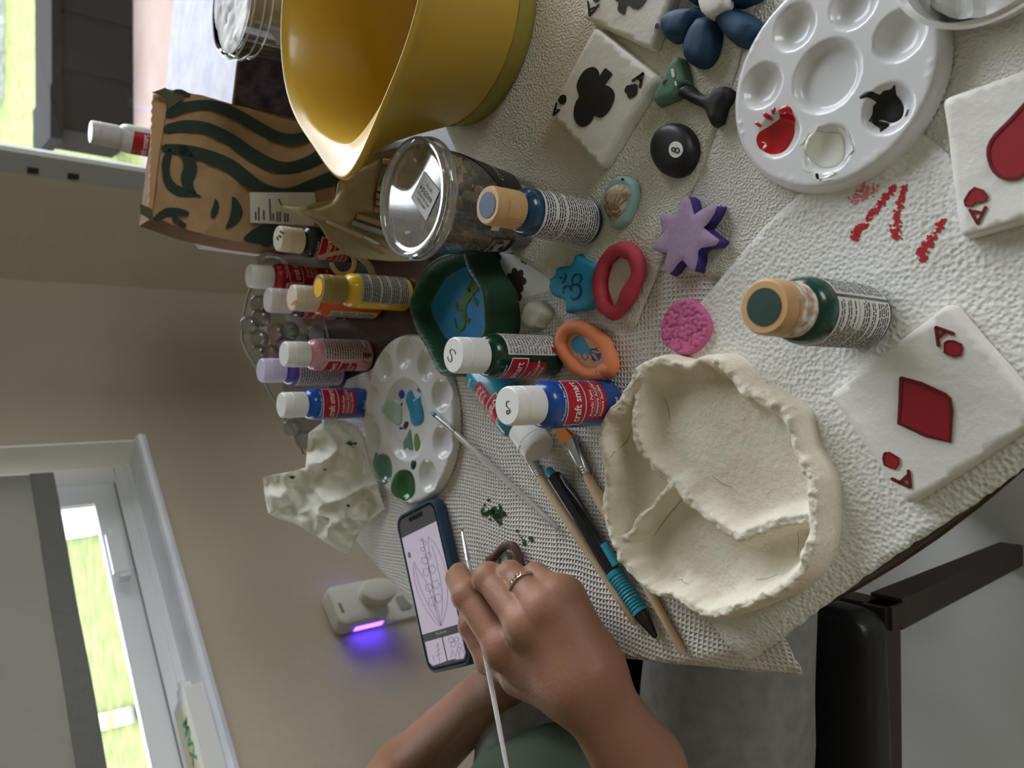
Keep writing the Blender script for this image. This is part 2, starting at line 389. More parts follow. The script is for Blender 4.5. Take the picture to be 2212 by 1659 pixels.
# window: outer vinyl frame, sash, pane, lock
w1 = thing('window_1', 'white vinyl sliding window above the stone sill', 'window', R((WA0+WA1)/2, -0.1, 0)); w1['kind'] = 'structure'; del w1['category']
obj('window_frame', join(rb(WA0+.004, WA1, -0.118, -0.075, 0.0, 0.032), rb(WA0+.004, WA1, -0.118, -0.07, 0, 0.012), rb(WA0+.004, WA0+0.04, -0.118, -0.075, 0.03, WZ1), rb(WA1-0.036, WA1, -0.118, -0.075, 0.03, WZ1), rb(WA0+.004, WA1, -0.118, -0.075, WZ1-0.04, WZ1)), m_white, w1, smooth=False)
obj('sash', join(rb(WA0+.04, WA0+1.15, -0.104, -0.088, 0.034, 0.075), rb(WA0+.04, WA0+.085, -0.104, -0.088, 0.075, WZ1-.04), rb(WA0+1.1, WA0+1.15, -0.104, -0.086, 0.075, WZ1-.04), rb(WA0+.04, WA0+1.15, -0.108, -0.09, 0.030, 0.034)), mat('sash_vinyl', (238, 241, 243), .3), w1, smooth=False)
obj('gasket', rb(WA0+.04, WA0+1.15, -0.0875, -0.080, 0.030, 0.0325), mat('grey_gasket', (120, 122, 124), .5), w1, smooth=False)
obj('pane', rb(WA0+.085, WA0+1.1, -0.097, -0.094, 0.075, WZ1-.04), glassy('window_glass', gloss=0.01, rough=0.01), w1, smooth=False)
obj('sash_latch', join(rb(WA0+.17, WA0+.28, -0.089, -0.066, 0.046, 0.064), rb(WA0+.18, WA0+.27, -0.074, -0.064, 0.05, 0.074)), m_white, w1, smooth=False)
# roller shade with dark hem
sh = thing('roller_shade', 'grey roller shade pulled down over the window with a dark hem', 'window shade', R(1.15, -0.03, 0.16))
shm = translucent(mat('shade_fabric', (150, 149, 143), 0.6, bump=(14, 0.006)), .30, (205, 202, 194))
def shade(z0, z1, off, step=.02):
    V, Fc = [], []; A = np.arange(0.572, 1.742, 0.03); Zs = np.linspace(z0, z1, max(2, int((z1-z0)/step)))
    for a in A:
        for z in Zs: V.append(R(a, -0.03+off+0.0028*math.sin(a*19+z*6)*math.exp(-(z-.15)*2)+0.002*noise.noise(Vector((a*8, z*8, 0))), z))
    m = len(Zs)
    for i in range(len(A)-1):
        for j in range(m-1): Fc.append((i*m+j, (i+1)*m+j, (i+1)*m+j+1, i*m+j+1))
    return V, Fc
def thick(vf, d):
    V, Fc = vf; k = len(V); e = {}
    for f in Fc:
        for i in range(len(f)): e[(f[i], f[(i+1) % len(f)])] = 1
    return list(V)+[v+d for v in V], list(Fc)+[tuple(i+k for i in f[::-1]) for f in Fc]+[(b, a, a+k, b+k) for (a, b) in e if (b, a) not in e]
obj('shade_cloth', thick(shade(0.185, 1.2, 0), Nd*.0012), shm, sh)
obj('hem', thick(shade(0.148, 0.187, 0.001), Nd*.004), mat('shade_hem', (112, 112, 108), 0.8, bump=(60, 0.003)), sh)
obj('roller_tube', lathe([(0.02, 0), (0.02, 1.18)], 20, R(0.57, -0.03, 1.21), -Wd), m_white, sh)
# sliding door on the right wall
d1 = thing('door_1', 'grey framed sliding glass door to the garden', 'door', R(-0.05, 1.2, FLOOR)); d1['kind'] = 'structure'; del d1['category']
obj('door_frame', join(rb(-0.03, 0.0, DB0, DB0+0.05, FLOOR, DZ1), rb(-0.03, 0.0, DB1-.05, DB1, FLOOR, DZ1), rb(-0.03, 0.0, DB0, DB1, DZ1-.05, DZ1), rb(-0.03, 0.0, DB0, DB1, FLOOR, FLOOR+.05)), m_trimg, d1, smooth=False)
obj('pane', rb(-0.018, -0.015, DB0+.05, DB1-.05, FLOOR+.05, DZ1-.05), MATS['window_glass'], d1, smooth=False)
for z in (0.065, 0.14, 0.21): obj('latch', rb(0.0, 0.004, DB0+0.008, DB0+0.02, z, z+0.02), mat('dark_metal', (60, 62, 62), .4, .6), d1, smooth=False)
# light portals so the sky is sampled through the window, the door and the added fill opening
for nm, a, b, z, sx, sz, rot in (('window_portal', (WA0+WA1)/2, -0.125, .6, 1.2, 1.24, Nd), ('door_portal', -0.13, (DB0+DB1)/2, (FLOOR+DZ1)/2, 1.95, DZ1-FLOOR, -Wd), ('fill_window_portal', (NB0+NB1)/2, 4.11, (NZ0+NZ1)/2, NB1-NB0, NZ1-NZ0, -Nd)):
    ld = bpy.data.lights.new(nm, 'AREA'); ld.shape = 'RECTANGLE'; ld.size = sx; ld.size_y = sz; ld.cycles.is_portal = True
    lo = bpy.data.objects.new(nm, ld); COL.objects.link(lo)
    zax = -rot; yax = UP; xax = yax.cross(zax)
    lo.matrix_world = Matrix.Translation(R(a, b, z)) @ Matrix((xax, yax, zax)).transposed().to_4x4()
# ------------------------------------------------------------------ outdoors
G = -0.80
lawnm = mat('lawn', (80, 92, 34), 0.95, var=(7, (110, 118, 62), .45), bump=(30, 0.03))
patiom = mat('patio_concrete', (106, 90, 83), 0.9, var=(3, (118, 102, 95), .4), spec=.1)
def ground_poly(pts, z0, z1): return prism([[(p[0], p[1]) for p in pts]], lambda p: Vector((p[0], p[1], z0)), UP, z1-z0)
s = struct('lawn', ground_poly([(-30, -8), (34, -8), (34, 40), (-30, 40)], G-0.3, G-0.02), lawnm)
pa = [tuple(T(318, 372, G)[:2]), tuple(T(300, 330, G)[:2]), tuple(T(289, 290, G)[:2]), tuple(T(286, -300, G)[:2]), (4.4, 0.2), tuple(R(-0.13, 2.6, 0)[:2]), tuple(R(-0.13, 0.2, 0)[:2])]
struct('patio', ground_poly(pa, G-.1, G), patiom)
# long dark storage bench at the patio edge
b0 = T(287, 312, G); b1 = T(287, -420, G); bd = (b1-b0).normalized(); bn = Vector((-bd.y, bd.x, 0))
be = thing('storage_bench', 'long dark brown outdoor storage bench on the edge of the patio', 'bench', b0)
bm_ = mat('dark_rattan', (12, 9, 9), 0.9, spec=.08)
def ob(s0, s1, t0, t1, z0, z1):
    V = [b0*1+bd*s+bn*t+UP*z for s in (s0, s1) for t in (t0, t1) for z in (z0, z1)]
    return V, [(0, 1, 3, 2), (4, 6, 7, 5), (0, 4, 5, 1), (2, 3, 7, 6), (0, 2, 6, 4), (1, 5, 7, 3)]
LB = (b1-b0).length
obj('bench_box', join(*[ob(0.03+i*LB/6, (i+1)*LB/6-.004, 0, .55, 0, .38) for i in range(6)], ob(.02, LB, .01, .54, 0, .37)), bm_, be, smooth=False)
obj('bench_lid', join(ob(-0.03, LB+.05, -0.02, .57, .38, .43), ob(-0.05, .25, -0.035, .6, .375, .44)), mat('dark_lid', (8, 6, 6), .9, spec=.08), be, smooth=False)
# far edge of the lawn: gravel and a low wall seen at the top corner
tag(obj('garden_wall', ground_poly([tuple(T(6, -300, G)[:2]), tuple(T(4, 215, G)[:2]), tuple(T(-40, 215, G)[:2]), tuple(T(-40, -300, G)[:2])], G-.05, G+.25), mat('grey_stone', (120, 122, 120), .9, bump=(6, .1)), smooth=False), 'low grey stone wall at the far end of the lawn', 'garden wall')
tag(obj('concrete_kerb', prism([[(122, 1030), (208, 1060), (214, 1154), (140, 1166)]], Tz(G), UP, .03), mat('white_concrete', (170, 170, 168), .8), smooth=False), 'white concrete pad in the grass outside the shaded window', 'paving')
tag(obj('paving_slab', prism([[(180, 1550), (288, 1524), (294, 1560), (185, 1588)]], Tz(G), UP, .02), mat('rusty_slab', (130, 136, 128), .8, var=(2.2, (116, 86, 40), .5)), smooth=False), 'grey paving slab with rust stains in the grass', 'paving')
# ------------------------------------------------------------------ dining table
TC = Vector((0.3223, 0.5243, 0)); TR = 0.5425
tb = thing('round_table', 'round dark brown dining table covered with white paper towels', 'table', (TC.x, TC.y, FLOOR))
woodm = mat('dark_walnut', (66, 44, 36), 0.3, var=(12, (48, 32, 27), .4), coat=.2)
obj('tabletop', lathe([(TR-.05, -0.022), (TR-.016, -0.016), (TR-.005, -0.012), (TR-.0005, -0.008), (TR-.001, -0.003), (TR-.003, 0.0), (0.001, 0.0)], 128, TC), woodm, tb, sharp=50)
obj('edge_trim', lathe([(TR-.001, -0.0076), (TR+.0006, -0.0073), (TR+.0006, -0.0065), (TR-.001, -0.0062)], 128, TC, cap=(False, False)), mat('brass_line', (84, 64, 36), .5, .3), tb)
obj('pedestal', lathe([(0.16, -0.024), (0.06, -0.06), (0.045, -0.2), (0.07, -0.42), (0.05, -0.6), (0.09, -0.68)], 40, TC), woodm, tb)
for k in range(4):
    a = k*math.pi/2+.6; dv = Vector((math.cos(a), math.sin(a), 0))
    obj('foot', tube([TC+UP*-.66, TC+dv*.12+UP*-.67, TC+dv*.28+UP*-.72, TC+dv*.36+UP*-.73], [.03, .032, .024, .02], 10), woodm, tb)
# ------------------------------------------------------------------ paper towels
weave = mat('paper_towel_woven', (228, 224, 218), 0.95, bump=(2*math.pi/0.0034, 0.0007, 'weave'))
pebb = mat('paper_towel_quilted', (230, 228, 222), 0.95, bump=(400, 0.0009, 'pebble'))
pebs = mat('paper_towel_fine', (228, 225, 216), 0.95, bump=(620, 0.0010, 'pebble'))
def towelz(z0, amp=0.0004, seed=0., folds=()):
    def f(P, d):
        z = z0+amp*(0.5+0.5*nz(P, 14, seed, 2))
        for (a, b, h, w) in folds:
            z = z+h*np.exp(-(segdist(P, [a, b], False)/w)**2)
        r = np.hypot(P[:, 0]-TC.x, P[:, 1]-TC.y)-TR; z = z-np.clip(r, 0, 1)*0.55*np.clip(r/0.01, 0, 1)
        return z
    return f
def jag(pts, n, amp, seed=1):
    rnd = random.Random(seed); out = []
    for a, b in zip(pts[:-1], pts[1:]):
        for k in range(n):
            t = k/n; j = rnd.uniform(-amp, amp); dx, dy = b[0]-a[0], b[1]-a[1]; L = math.hypot(dx, dy); out.append((a[0]+dx*t-dy/L*j, a[1]+dy*t+dx/L*j))
    return out
Lp = [(1187, 629), (1110, 652), (1000, 690), (900, 740), (800, 800), (752, 820), (735, 860), (700, 900), (690, 1000), (700, 1095), (768, 1160), (800, 1205), (842, 1268), (870, 1310), (893, 1338), (912, 1345), (980, 1420), (1180, 1445), (1330, 1419), (1385, 1424), (1500, 1440), (1590, 1455)]+jag([(1706, 1470), (1690, 1377)], 7, 3)+[(1660, 1200), (1660, 1000), (1660, 700), (1640, 540), (1300, 560)]
A_, B_ = T(1203, 1145)[:2], T(1212, 1400)[:2]
f1 = obj('paper_towel', hf([tuple(T(x, y)[:2]) for x, y in Lp], towelz(0.0012, 0.0012, 3., [(A_, B_, .0018, .002)]), 0.0042, (), .0005), weave, smooth=True, sharp=None)
tag(f1, 'white woven-textured paper towel under the phone and the hand', 'paper towel')
Np = [(1378, 700), (1565, 200), (1700, -260), (2500, -400), (2500, 520), (2050, 700), (1563, 604), (1473, 588), (1431, 585)]
f2 = obj('paper_towel', hf([tuple(T(x, y)[:2]) for x, y in Np], towelz(0.0026, 0.0005, 9.), 0.0055, (), .0005), pebs, sharp=None)
tag(f2, 'white paper towel under the purple star tip and the near palette', 'paper towel')
Up = [(1378, 711), (1431, 585), (1497, 426), (1524, 368), (1562, 258), (1600, 150), (1660, -60), (1800, -420), (900, -420), (850, 0), (980, 300), (1060, 480), (1123, 556), (1187, 598), (1240, 640)]
f3 = obj('paper_towel', hf([tuple(T(x, y)[:2]) for x, y in Up], towelz(0.0034, 0.0006, 5.), 0.0055, (), .0006), mat('paper_towel_shaded', (226, 222, 210), .95, bump=(560, .0010, 'pebble')), sharp=None)
tag(f3, 'white paper towel under the club card, the eight ball and the yellow bowl', 'paper towel')
edge = jag([(2600, 768), (2400, 898), (2212, 1015), (2105, 1094), (1960, 1185), (1790, 1306), (1691, 1380), (1613, 1430)], 12, 2.2, 4)
Bp = edge+[(1613, 1430), (1550, 1348), (1400, 1100), (1380, 900), (1523, 654), (1563, 607), (1659, 494), (1741, 419), (1860, 380), (1979, 274), (2042, 325), (2300, 520)]
stz = towelz(0.0044, 0.0010, 1.3)
f4 = obj('paper_towel', hf([tuple(T(x, y)[:2]) for x, y in Bp], stz, 0.0045, (), .0005), pebb, sharp=None)
tag(f4, 'white quilted paper towel with red paint smears under the diamond card', 'paper towel')
def towel_map(p):
    q = T(p[0], p[1], 0.005); z = stz(np.array([[q.x, q.y]]), None)[0]; return Vector((q.x, q.y, z+0.0001))
def blotch(lines, w, seed, n=26, dens=1.0):
    rnd = random.Random(seed); polys = []
    for ln in lines:
        L = catmull(ln, 8)
        for p in L:
            for _ in range(max(1, int(4*dens))):
                if rnd.random() > .8*dens: continue
                ww = (p[2] if len(p) > 2 else w); cx, cy = p[0]+rnd.gauss(0, ww*.33), p[1]+rnd.gauss(0, ww*.33); r = rnd.uniform(1.6, 4.2)
                a0 = rnd.random()*6; polys.append([(cx+r*rnd.uniform(.6, 1.2)*math.cos(a0+k*1.047), cy+r*rnd.uniform(.6, 1.2)*math.sin(a0+k*1.047)) for k in range(6)])
    return polys
redp = mat('red_paint_smear', (190, 32, 44), .7); pinkp = mat('pink_paint_smear', (222, 120, 132), .85); grnp = mat('green_paint_smear', (40, 84, 44), .7)
z4 = Zc(1540, 400, 3.29)
o = obj('red_smear', prism(blotch([z4([(1290, 20, 8), (1230, 80, 10), (1180, 150, 12), (1110, 230, 12)]), z4([(1090, 280, 8), (1040, 310, 10), (1015, 345, 14), (1015, 385, 8)]), z4([(1360, 10, 7), (1340, 100, 9), (1310, 220, 12), (1300, 340, 15), (1300, 375, 6)]), z4([(1640, 250, 8), (1600, 320, 14)]), z4([(1570, 370, 12), (1520, 430, 18), (1470, 470, 12)]), z4([(1490, 490, 6), (1490, 530, 14)])], 10, 5, dens=1.25), towel_map, UP, .00025), redp, f4, smooth=False); o['label'] = 'red brush marks'
o = obj('pink_smear', prism(blotch([z4([(1130, 20, 16), (1060, 60, 26), (1000, 95, 24)])], 20, 8, dens=1.2), towel_map, UP, .0002), pinkp, f4, smooth=False); o['label'] = 'faded pink brush mark'
def flat_map(z): return lambda p: T(p[0], p[1], z)
z3 = Zc(860, 860, 4.88)
o = obj('green_smear', prism(blotch([z3([(930, 1220, 16), (990, 1200, 18), (1040, 1250, 20), (1110, 1215, 10)]), z3([(1000, 1180, 10), (1050, 1290, 14)])], 12, 3, dens=1.1)+blotch([z3([(870, 1195, 2), (930, 1100, 3), (960, 1070, 3)]), z3([(1040, 1110, 2), (1090, 1165, 2)]), z3([(1250, 1390, 3), (1330, 1530, 4)]), z3([(1390, 1470, 4), (1420, 1500, 4)])], 3, 6, dens=.5), flat_map(0.0022), UP, .0003), grnp, f1, smooth=False); o['label'] = 'green brush blots'
# white card with dark flowers sticking out from under the towel
cd = obj('patterned_card', prism([[(1040, 540), (1190, 560), (1200, 622), (1150, 668), (1040, 700), (1010, 640)]], Tz(0.0006), UP, .0008), mat('white_glossy_card', (236, 236, 236), .25), smooth=False)
tag(cd, 'white glossy card printed with dark flowers beside the green dish', 'card')
z8 = Zc(860, 520, 3.95)
def flower(cx, cy, r, n, rot=0.):
    out = []
    for k in range(n*8):
        t = k/(n*8)*2*math.pi; rr = r*(0.72+0.28*abs(math.cos(n*t/2+rot))); out.append((cx+rr*math.cos(t), cy+rr*math.sin(t)*1.35))
    return out
o = obj('printed_flower', prism([flower(1115, 607, 22, 7), z8([(880, 480), (960, 400), (1040, 430), (1060, 480), (1040, 520), (1040, 560)]), flower(1070, 556, 13, 5), flower(1134, 558, 10, 5)], Tz(0.0016), UP, .0001), mat('dark_print', (52, 38, 38), .4), cd, smooth=False)
o['label'] = 'dark brown printed flowers'
ZL, ZU, ZB = 0.0026, 0.0044, 0.0056
# ------------------------------------------------------------------ paint bottles
LOREM = ["All purpose, water-based acrylic", "paint. Non-toxic, dries to a matte", "finish. Adheres to wood, clay, canvas,", "fabric, glass, plaster, terra cotta,", "Styrofoam, tin, slate and more.",
         "For best results shake well. Clean", "brushes with soap and water before", "paint dries. Peinture acrylique tout", "usage a base d'eau. Non toxique,", "fini mat. Adhere au bois, argile,", "toile, tissu, verre, platre. Bien",
         "agiter. Nettoyer a l'eau savonneuse.", "Pintura acrilica para todo uso, a", "base de agua. No toxica. Acabado", "mate. Se adhiere a madera, arcilla,", "lienzo, tela, vidrio y yeso. Agitar", "bien antes de usar. Limpiar con agua"]
whitelab = mat('white_label', (216, 214, 208), 0.45); inkm = mat('black_ink', (34, 34, 36), .6); redlab = mat('red_label', (176, 28, 44), .35)
whiteink = mat('white_ink', (236, 234, 230), .45)
def words(w, h, rows, seed, gapw=.0006, lh=None):
    rnd = random.Random(seed); V, Fc = [], []; lh = lh or h/rows
    for r in range(rows):
        y = h-(r+.75)*lh; x = 0; end = w*(1 if rnd.random() < .8 else rnd.uniform(.4, .9))
        while x < end-.0008:
            L = min(rnd.uniform(.0010, .0042), end-x); k = len(V); V += [(x, y), (x+L, y), (x+L, y+lh*.48), (x, y+lh*.48)]; Fc.append((k, k+1, k+2, k+3)); x += L+gapw
    return V, Fc
def bottle(label, pos, body, cap, H=0.093, rb_=0.0165, rc=0.013, disc=None, info=None, brand=None, name='paint_bottle', axis=None, roll=0.0, ribs=False, text='words', mark=None, labcol=None, sleeve=None, seed=1, gloss=.22, group=None, bs=0.0, hb=None):
    P = Vector(pos); ax = Vector(axis) if axis else Vector((0, 0, 1)); t = thing(name, label, 'paint bottle', P, group)
    u, w, a = frame_from(ax, Vector((0, 1, 0)) if not axis else Vector((0, 0, 1)))
    th0 = (math.atan2(-P.y, -P.x) if not axis else 0.0)+roll
    def cyl(x, v, off=0.0, r=rb_):
        q = th0+x/r; return P+a*v+(u*math.cos(q)+w*math.sin(q))*(r+off)
    hb = hb or H*0.70; s = rb_
    prof = [(s*.80, 0), (s*.95, .0008), (s, .003), (s, hb-.008), (s*.985, hb-.005), (s*.93, hb-.0015), (s*.82, hb+.0008), (rc*.85, hb+.0022), (rc*.85, hb+.006)]
    obj('body', lathe(prof, 48, P, ax), body, t)
    c0 = hb+.003
    cp = [(rc*.9, c0), (rc, c0+.0008), (rc, H-.0095), (rc*.975, H-.0092), (rc*.975, H-.0086), (rc, H-.0083), (rc*.99, H-.002), (rc*.94, H-.0004), (rc*.90, H)]
    cv = lathe(cp, 72, P, ax)
    if ribs:
        n = 72
        for k in (1, 2):
            for i in range(n):
                if i % 2: v = cv[0][k*n+i]; h = (v-P).dot(a); cv[0][k*n+i] = P+a*h+(v-P-a*h)*0.975
    co = obj('cap', cv, cap, t, sharp=30)
    obj('hinge', tube([cyl(0.010*k, H-.0088, -.0, rc) for k in (-.5, -.2, .2, .5)], .0009, 6), cap, co)
    if disc: obj('cap_disc', lathe([(rc*.66, H-.0002), (rc*.66, H+.0004), (rc*.1, H+.0005)], 36, P, ax), disc, t)
    if sleeve: obj('paint_crust', lathe([(rc*1.008, c0+.001), (rc*1.012, c0+.006), (rc*1.008, H-.011)], 48, P, ax, cap=(False, False)), sleeve, t)
    def patch(x0, x1, zb, zt, off, n=18):
        V = []; 
        for i in range(n+1):
            x = x0+(x1-x0)*i/n; V += [cyl(x, zb(x), off), cyl(x, zt(x), off)]
        return V, [(2*i, 2*i+2, 2*i+3, 2*i+1) for i in range(n)]
    D = math.radians
    if info:
        for (g0, g1) in info:
            x0, x1 = D(g0)*rb_, D(g1)*rb_; v0, v1 = .0045, hb-.0085
            lb = obj('label', patch(x0, x1, lambda x: v0, lambda x: v1, .00015), labcol or whitelab, t)
            if text == 'real':
                n = 17; lh = (v1-v0-.003)/n; V, Fc = [], []
                for i, s_ in enumerate(LOREM):
                    tv, tf = text2d(s_, lh*1.12, res=1, bold=.00003); wd = max(p[0] for p in tv) or 1; k = len(V); sc = min(1.0, (x1-x0-.002)/wd)
                    if i % 5 not in (3,): sc = (x1-x0-.002)/wd if wd > .6*(x1-x0) else 1.0
                    V += [cyl(x0+.001+p[0]*sc, v1-.0022-(i+.55)*lh+p[1], .0003) for p in tv]; Fc += [tuple(i2+k for i2 in f) for f in tf]
                obj('label_text', (V, Fc), inkm, lb, smooth=False)
            else:
                nr = 22 if text == 'fine' else 17
                tv, tf = words(x1-x0-.0026, v1-v0-.003, nr, seed)
                if text == 'fine':   # five paragraphs divided by small gaps
                    tv = [(p[0]+(0.0006 if int(p[1]/(v1-v0-.003)*nr) % 5 == 0 else 0), p[1]) for p in tv]
                obj('label_text', put((tv, tf), lambda x, y: cyl(x0+.0013+x, v0+.0015+y, .0003)), inkm, lb, smooth=False)
                if text == 'fine':
                    obj('divider', join(*[patch(x0+.0008, x1-.0008, lambda x, q=q: v0+(v1-v0)*q, lambda x, q=q: v0+(v1-v0)*q+.0009, .0004) for q in (.2, .4, .6, .8)]), whitelab, lb, smooth=False)
    if brand is not None:
        c = D(brand)*rb_; hw = D(62)*rb_
        rc_ = lambda x: math.sqrt(max(0, 1-max(0, (abs(x-c)-(hw-.003))/.003)**2))*.003-.003
        bz = hb*(.575+bs); bt = hb*(.80+bs*.55)
        arch = lambda x: .0022*(1-((x-c)/hw)**2)
        bp_ = obj('brand_banner', patch(c-hw, c+hw, lambda x: bz+arch(x)*.3, lambda x: bt+arch(x), .00018), redlab, t)
        obj('banner_border', join(patch(c-hw-.0006, c+hw+.0006, lambda x: bt+arch(x), lambda x: bt+arch(x)+.0007, .0002), patch(c-hw-.0006, c+hw+.0006, lambda x: bz+arch(x)*.3-.0007, lambda x: bz+arch(x)*.3, .0002), patch(c-hw-.0007, c-hw, lambda x: bz, lambda x: bt, .0002, 2), patch(c+hw, c+hw+.0007, lambda x: bz, lambda x: bt, .0002, 2)), whiteink, bp_, smooth=False)
        tv, tf = text2d('craft smart', .0098, 'CENTER', 2, .00012); wd = max(p[0] for p in tv)*2; k = 1.72*hw/wd
        obj('brand_text', put((tv, tf), lambda x, y: cyl(c+x*k, bz+.0035+y*.95+arch(c+x*k)*.6, .0004)), whiteink, bp_, smooth=False)
        h2 = hw*.82; lp = obj('lower_panel', patch(c-h2+.001, c+h2+.001, lambda x: hb*.27-rc_(x)*0+(.002 if abs(x-c) > h2-.002 else 0), lambda x: bz-.0012+arch(x)*.25, .00016), redlab, t)
        for i, s_ in enumerate(('Acrylic Paint', 'Peinture Acrylique', 'Pintura Acrílica')):
            obj('panel_text', put(text2d(s_, .0037, 'LEFT', 2, .00005), lambda x, y: cyl(c-h2+.0035+x, hb*.475-i*.0050+y, .00035)), whiteink, lp, smooth=False)
            if i: obj('panel_rule', patch(c-h2+.002, c+h2-.002, lambda x: hb*.475-i*.0050+.0033, lambda x: hb*.475-i*.0050+.0035, .00035), whiteink, lp, smooth=False)
        obj('size_text', put(text2d('59 ml', .0042, 'LEFT', 2, .00006), lambda x, y: cyl(c-h2+.007+x, hb*.10+y, .0003)), whiteink, t, smooth=False)
        obj('colour_name', put(text2d('Mediterranean Blue / Bleu' if 'blue' in label else 'Acrylic Colour / Couleur', .0026, 'CENTER', 1, .00003), lambda x, y: cyl(c+x, hb*.86+y, .0003)), whiteink, t, smooth=False)
        e0 = c+hw*1.02
        for nm, col, pl in (('emblem_blue', (20, 52, 120), [(-.004, .004), (.001, .013), (.005, .0125), (.004, .006)]), ('emblem_yellow', (232, 214, 40), [(-.001, .0025), (.003, .006), (.0045, .0035), (.004, .001)]), ('emblem_red', (190, 36, 48), [(.005, .0125), (.009, .013), (.009, .008), (.005, .007)]), ('emblem_green', (26, 110, 56), [(.004, .007), (.009, .0075), (.0085, .003), (.0045, .003)])):
            obj('emblem', prism([pl], lambda p: cyl(e0+p[0], .001+p[1], .0003), lambda q: Vector((0, 0, 0)), 0), mat(nm, col, .4), t, smooth=False)
    if mark:
        obj('cap_mark', strokes(mark[0], mark[1], lambda p: T(p[0], p[1], P.z+H+.0002), UP, .00012), (mat('orange_smudge', (240, 116, 50), .5) if 'orange' in label else mat('marker_ink', (40, 36, 44), .6)), co, smooth=False)
    return t
def plast(n, c, r=.25): return mat(n, c, r, coat=.3, spec=.5)
def cpos(x, y, H, z0): p = T(x, y, z0+H); return (p.x, p.y, z0)
wcap = mat('white_cap_plastic', (232, 231, 226), .32, spec=.5, sss=.0)
tan = mat('tan_cap_plastic', (196, 156, 108), .4)
bottle('dark green paint bottle with a tan cap beside the diamond card', cpos(1650, 663, .093, ZB), plast('dark_green_paint', (14, 62, 48)), tan, disc=mat('dark_green_disc', (22, 56, 44), .5), info=[(-112, 30), (36, 118)], text='fine', ribs=False, sleeve=mat('dried_paint_crust', (176, 142, 116), .8, var=(220, (236, 226, 214), .7), bump=(400, .0008)), seed=3)
bottle('dark teal blue paint bottle with a tan cap in front of the clear snack cup', cpos(1053, 443, .093, ZU), plast('dark_teal_paint', (16, 62, 88)), tan, disc=mat('slate_blue_disc', (70, 86, 112), .5), info=[(-72, 88)], text='fine', ribs=True, seed=5)
zs = Zc(940, 680, 4.148)
bottle('hunter green paint bottle with a white cap marked S beside the green leaf dish', cpos(979, 767, .093, ZL), plast('hunter_green_paint', (10, 52, 34)), wcap, info=[(4, 112)], brand=-68, text='real', mark=([zs([(112, 375), (118, 405), (140, 418), (150, 380), (132, 330), (145, 308), (172, 320), (182, 352)])], 1.3), seed=7)
bottle('blue paint bottle with an ink-blotted white cap standing against the clay dish', cpos(1095, 877, .093, ZL), plast('mediterranean_blue_paint', (18, 72, 150)), wcap, brand=6, mark=([zs([(665, 775), (640, 780), (638, 815), (660, 840), (670, 865), (645, 890), (640, 862), (662, 858)])], 1.6), seed=8)
bottle('blue paint bottle with a white cap standing next to the crumpled tissue', cpos(607, 875, .093, .001), plast('bright_blue_paint', (16, 80, 176)), wcap, brand=2)
bottle('lavender paint bottle with a lilac domed cap between the pink and blue bottles', cpos(563, 800, .093, .001), plast('violet_paint', (86, 74, 170)), mat('lilac_cap', (206, 200, 226), .35), info=[(-80, 80)])
bottle('pale pink paint bottle with a white cap beside the far palette', cpos(613, 765, .093, .001), plast('pale_pink_paint', (222, 156, 172)), wcap, info=[(-18, 110)], brand=-84, labcol=mat('pinkish_label', (214, 196, 196), .5))
bottle('yellow paint bottle with a yellow-topped cap at the front of the back row', cpos(688, 622, .093, .001), plast('yellow_paint', (226, 184, 36)), mat('olive_yellow_cap', (150, 128, 72), .4), disc=mat('yellow_disc', (240, 186, 20), .5), info=[(-38, 100)], text='fine', labcol=mat('grey_label', (172, 166, 148), .5))
bottle('orange paint bottle with an orange-stained white cap behind the yellow bottle', cpos(630, 643, .093, .001), plast('orange_paint', (226, 98, 34)), mat('cream_cap', (226, 214, 192), .35), info=[(-95, -38)], mark=([[(640, 650, 5), (634, 655, 7), (630, 658, 3)]], 4))
bottle('dark brown paint bottle with a clear white cap behind the orange bottle', cpos(578, 648, .093, .001), plast('dark_brown_paint', (58, 28, 32)), mat('milky_cap', (208, 204, 198), .3), brand=-70)
bottle('crimson paint bottle with a white cap, farthest from the viewer in the back row', cpos(538, 596, .093, .001), plast('crimson_paint', (172, 18, 48)), wcap, brand=52, info=[(-100, -15)])
bottle('black paint bottle with a smudged white cap behind the brush roll', cpos(600, 515, .093, .001), plast('black_paint', (20, 22, 30)), mat('ivory_cap', (222, 214, 196), .4), brand=-40, mark=([[(606, 500, 4), (612, 504, 5)], [(598, 512, 3), (601, 518, 4)], [(604, 510, 6), (607, 513, 4)]], 3))
bottle('tall white paint bottle with a red label standing behind the paper bag', cpos(195, 285, .204, .001), mat('white_paint_plastic', (206, 204, 200), .3), mat('pearl_cap', (198, 196, 194), .35), H=.204, rb_=.0177, rc=.0142, brand=-25, bs=.24, hb=.170)
pa_ = T(1044, 806, .0185); pb_ = T(1165, 972, .0185); axl = (pb_-pa_).normalized()
bottle('teal paint bottle with a red label lying on its side under the two standing bottles', pb_-axl*.093, plast('teal_paint', (36, 132, 156)), wcap, axis=axl, roll=2.05, brand=0)
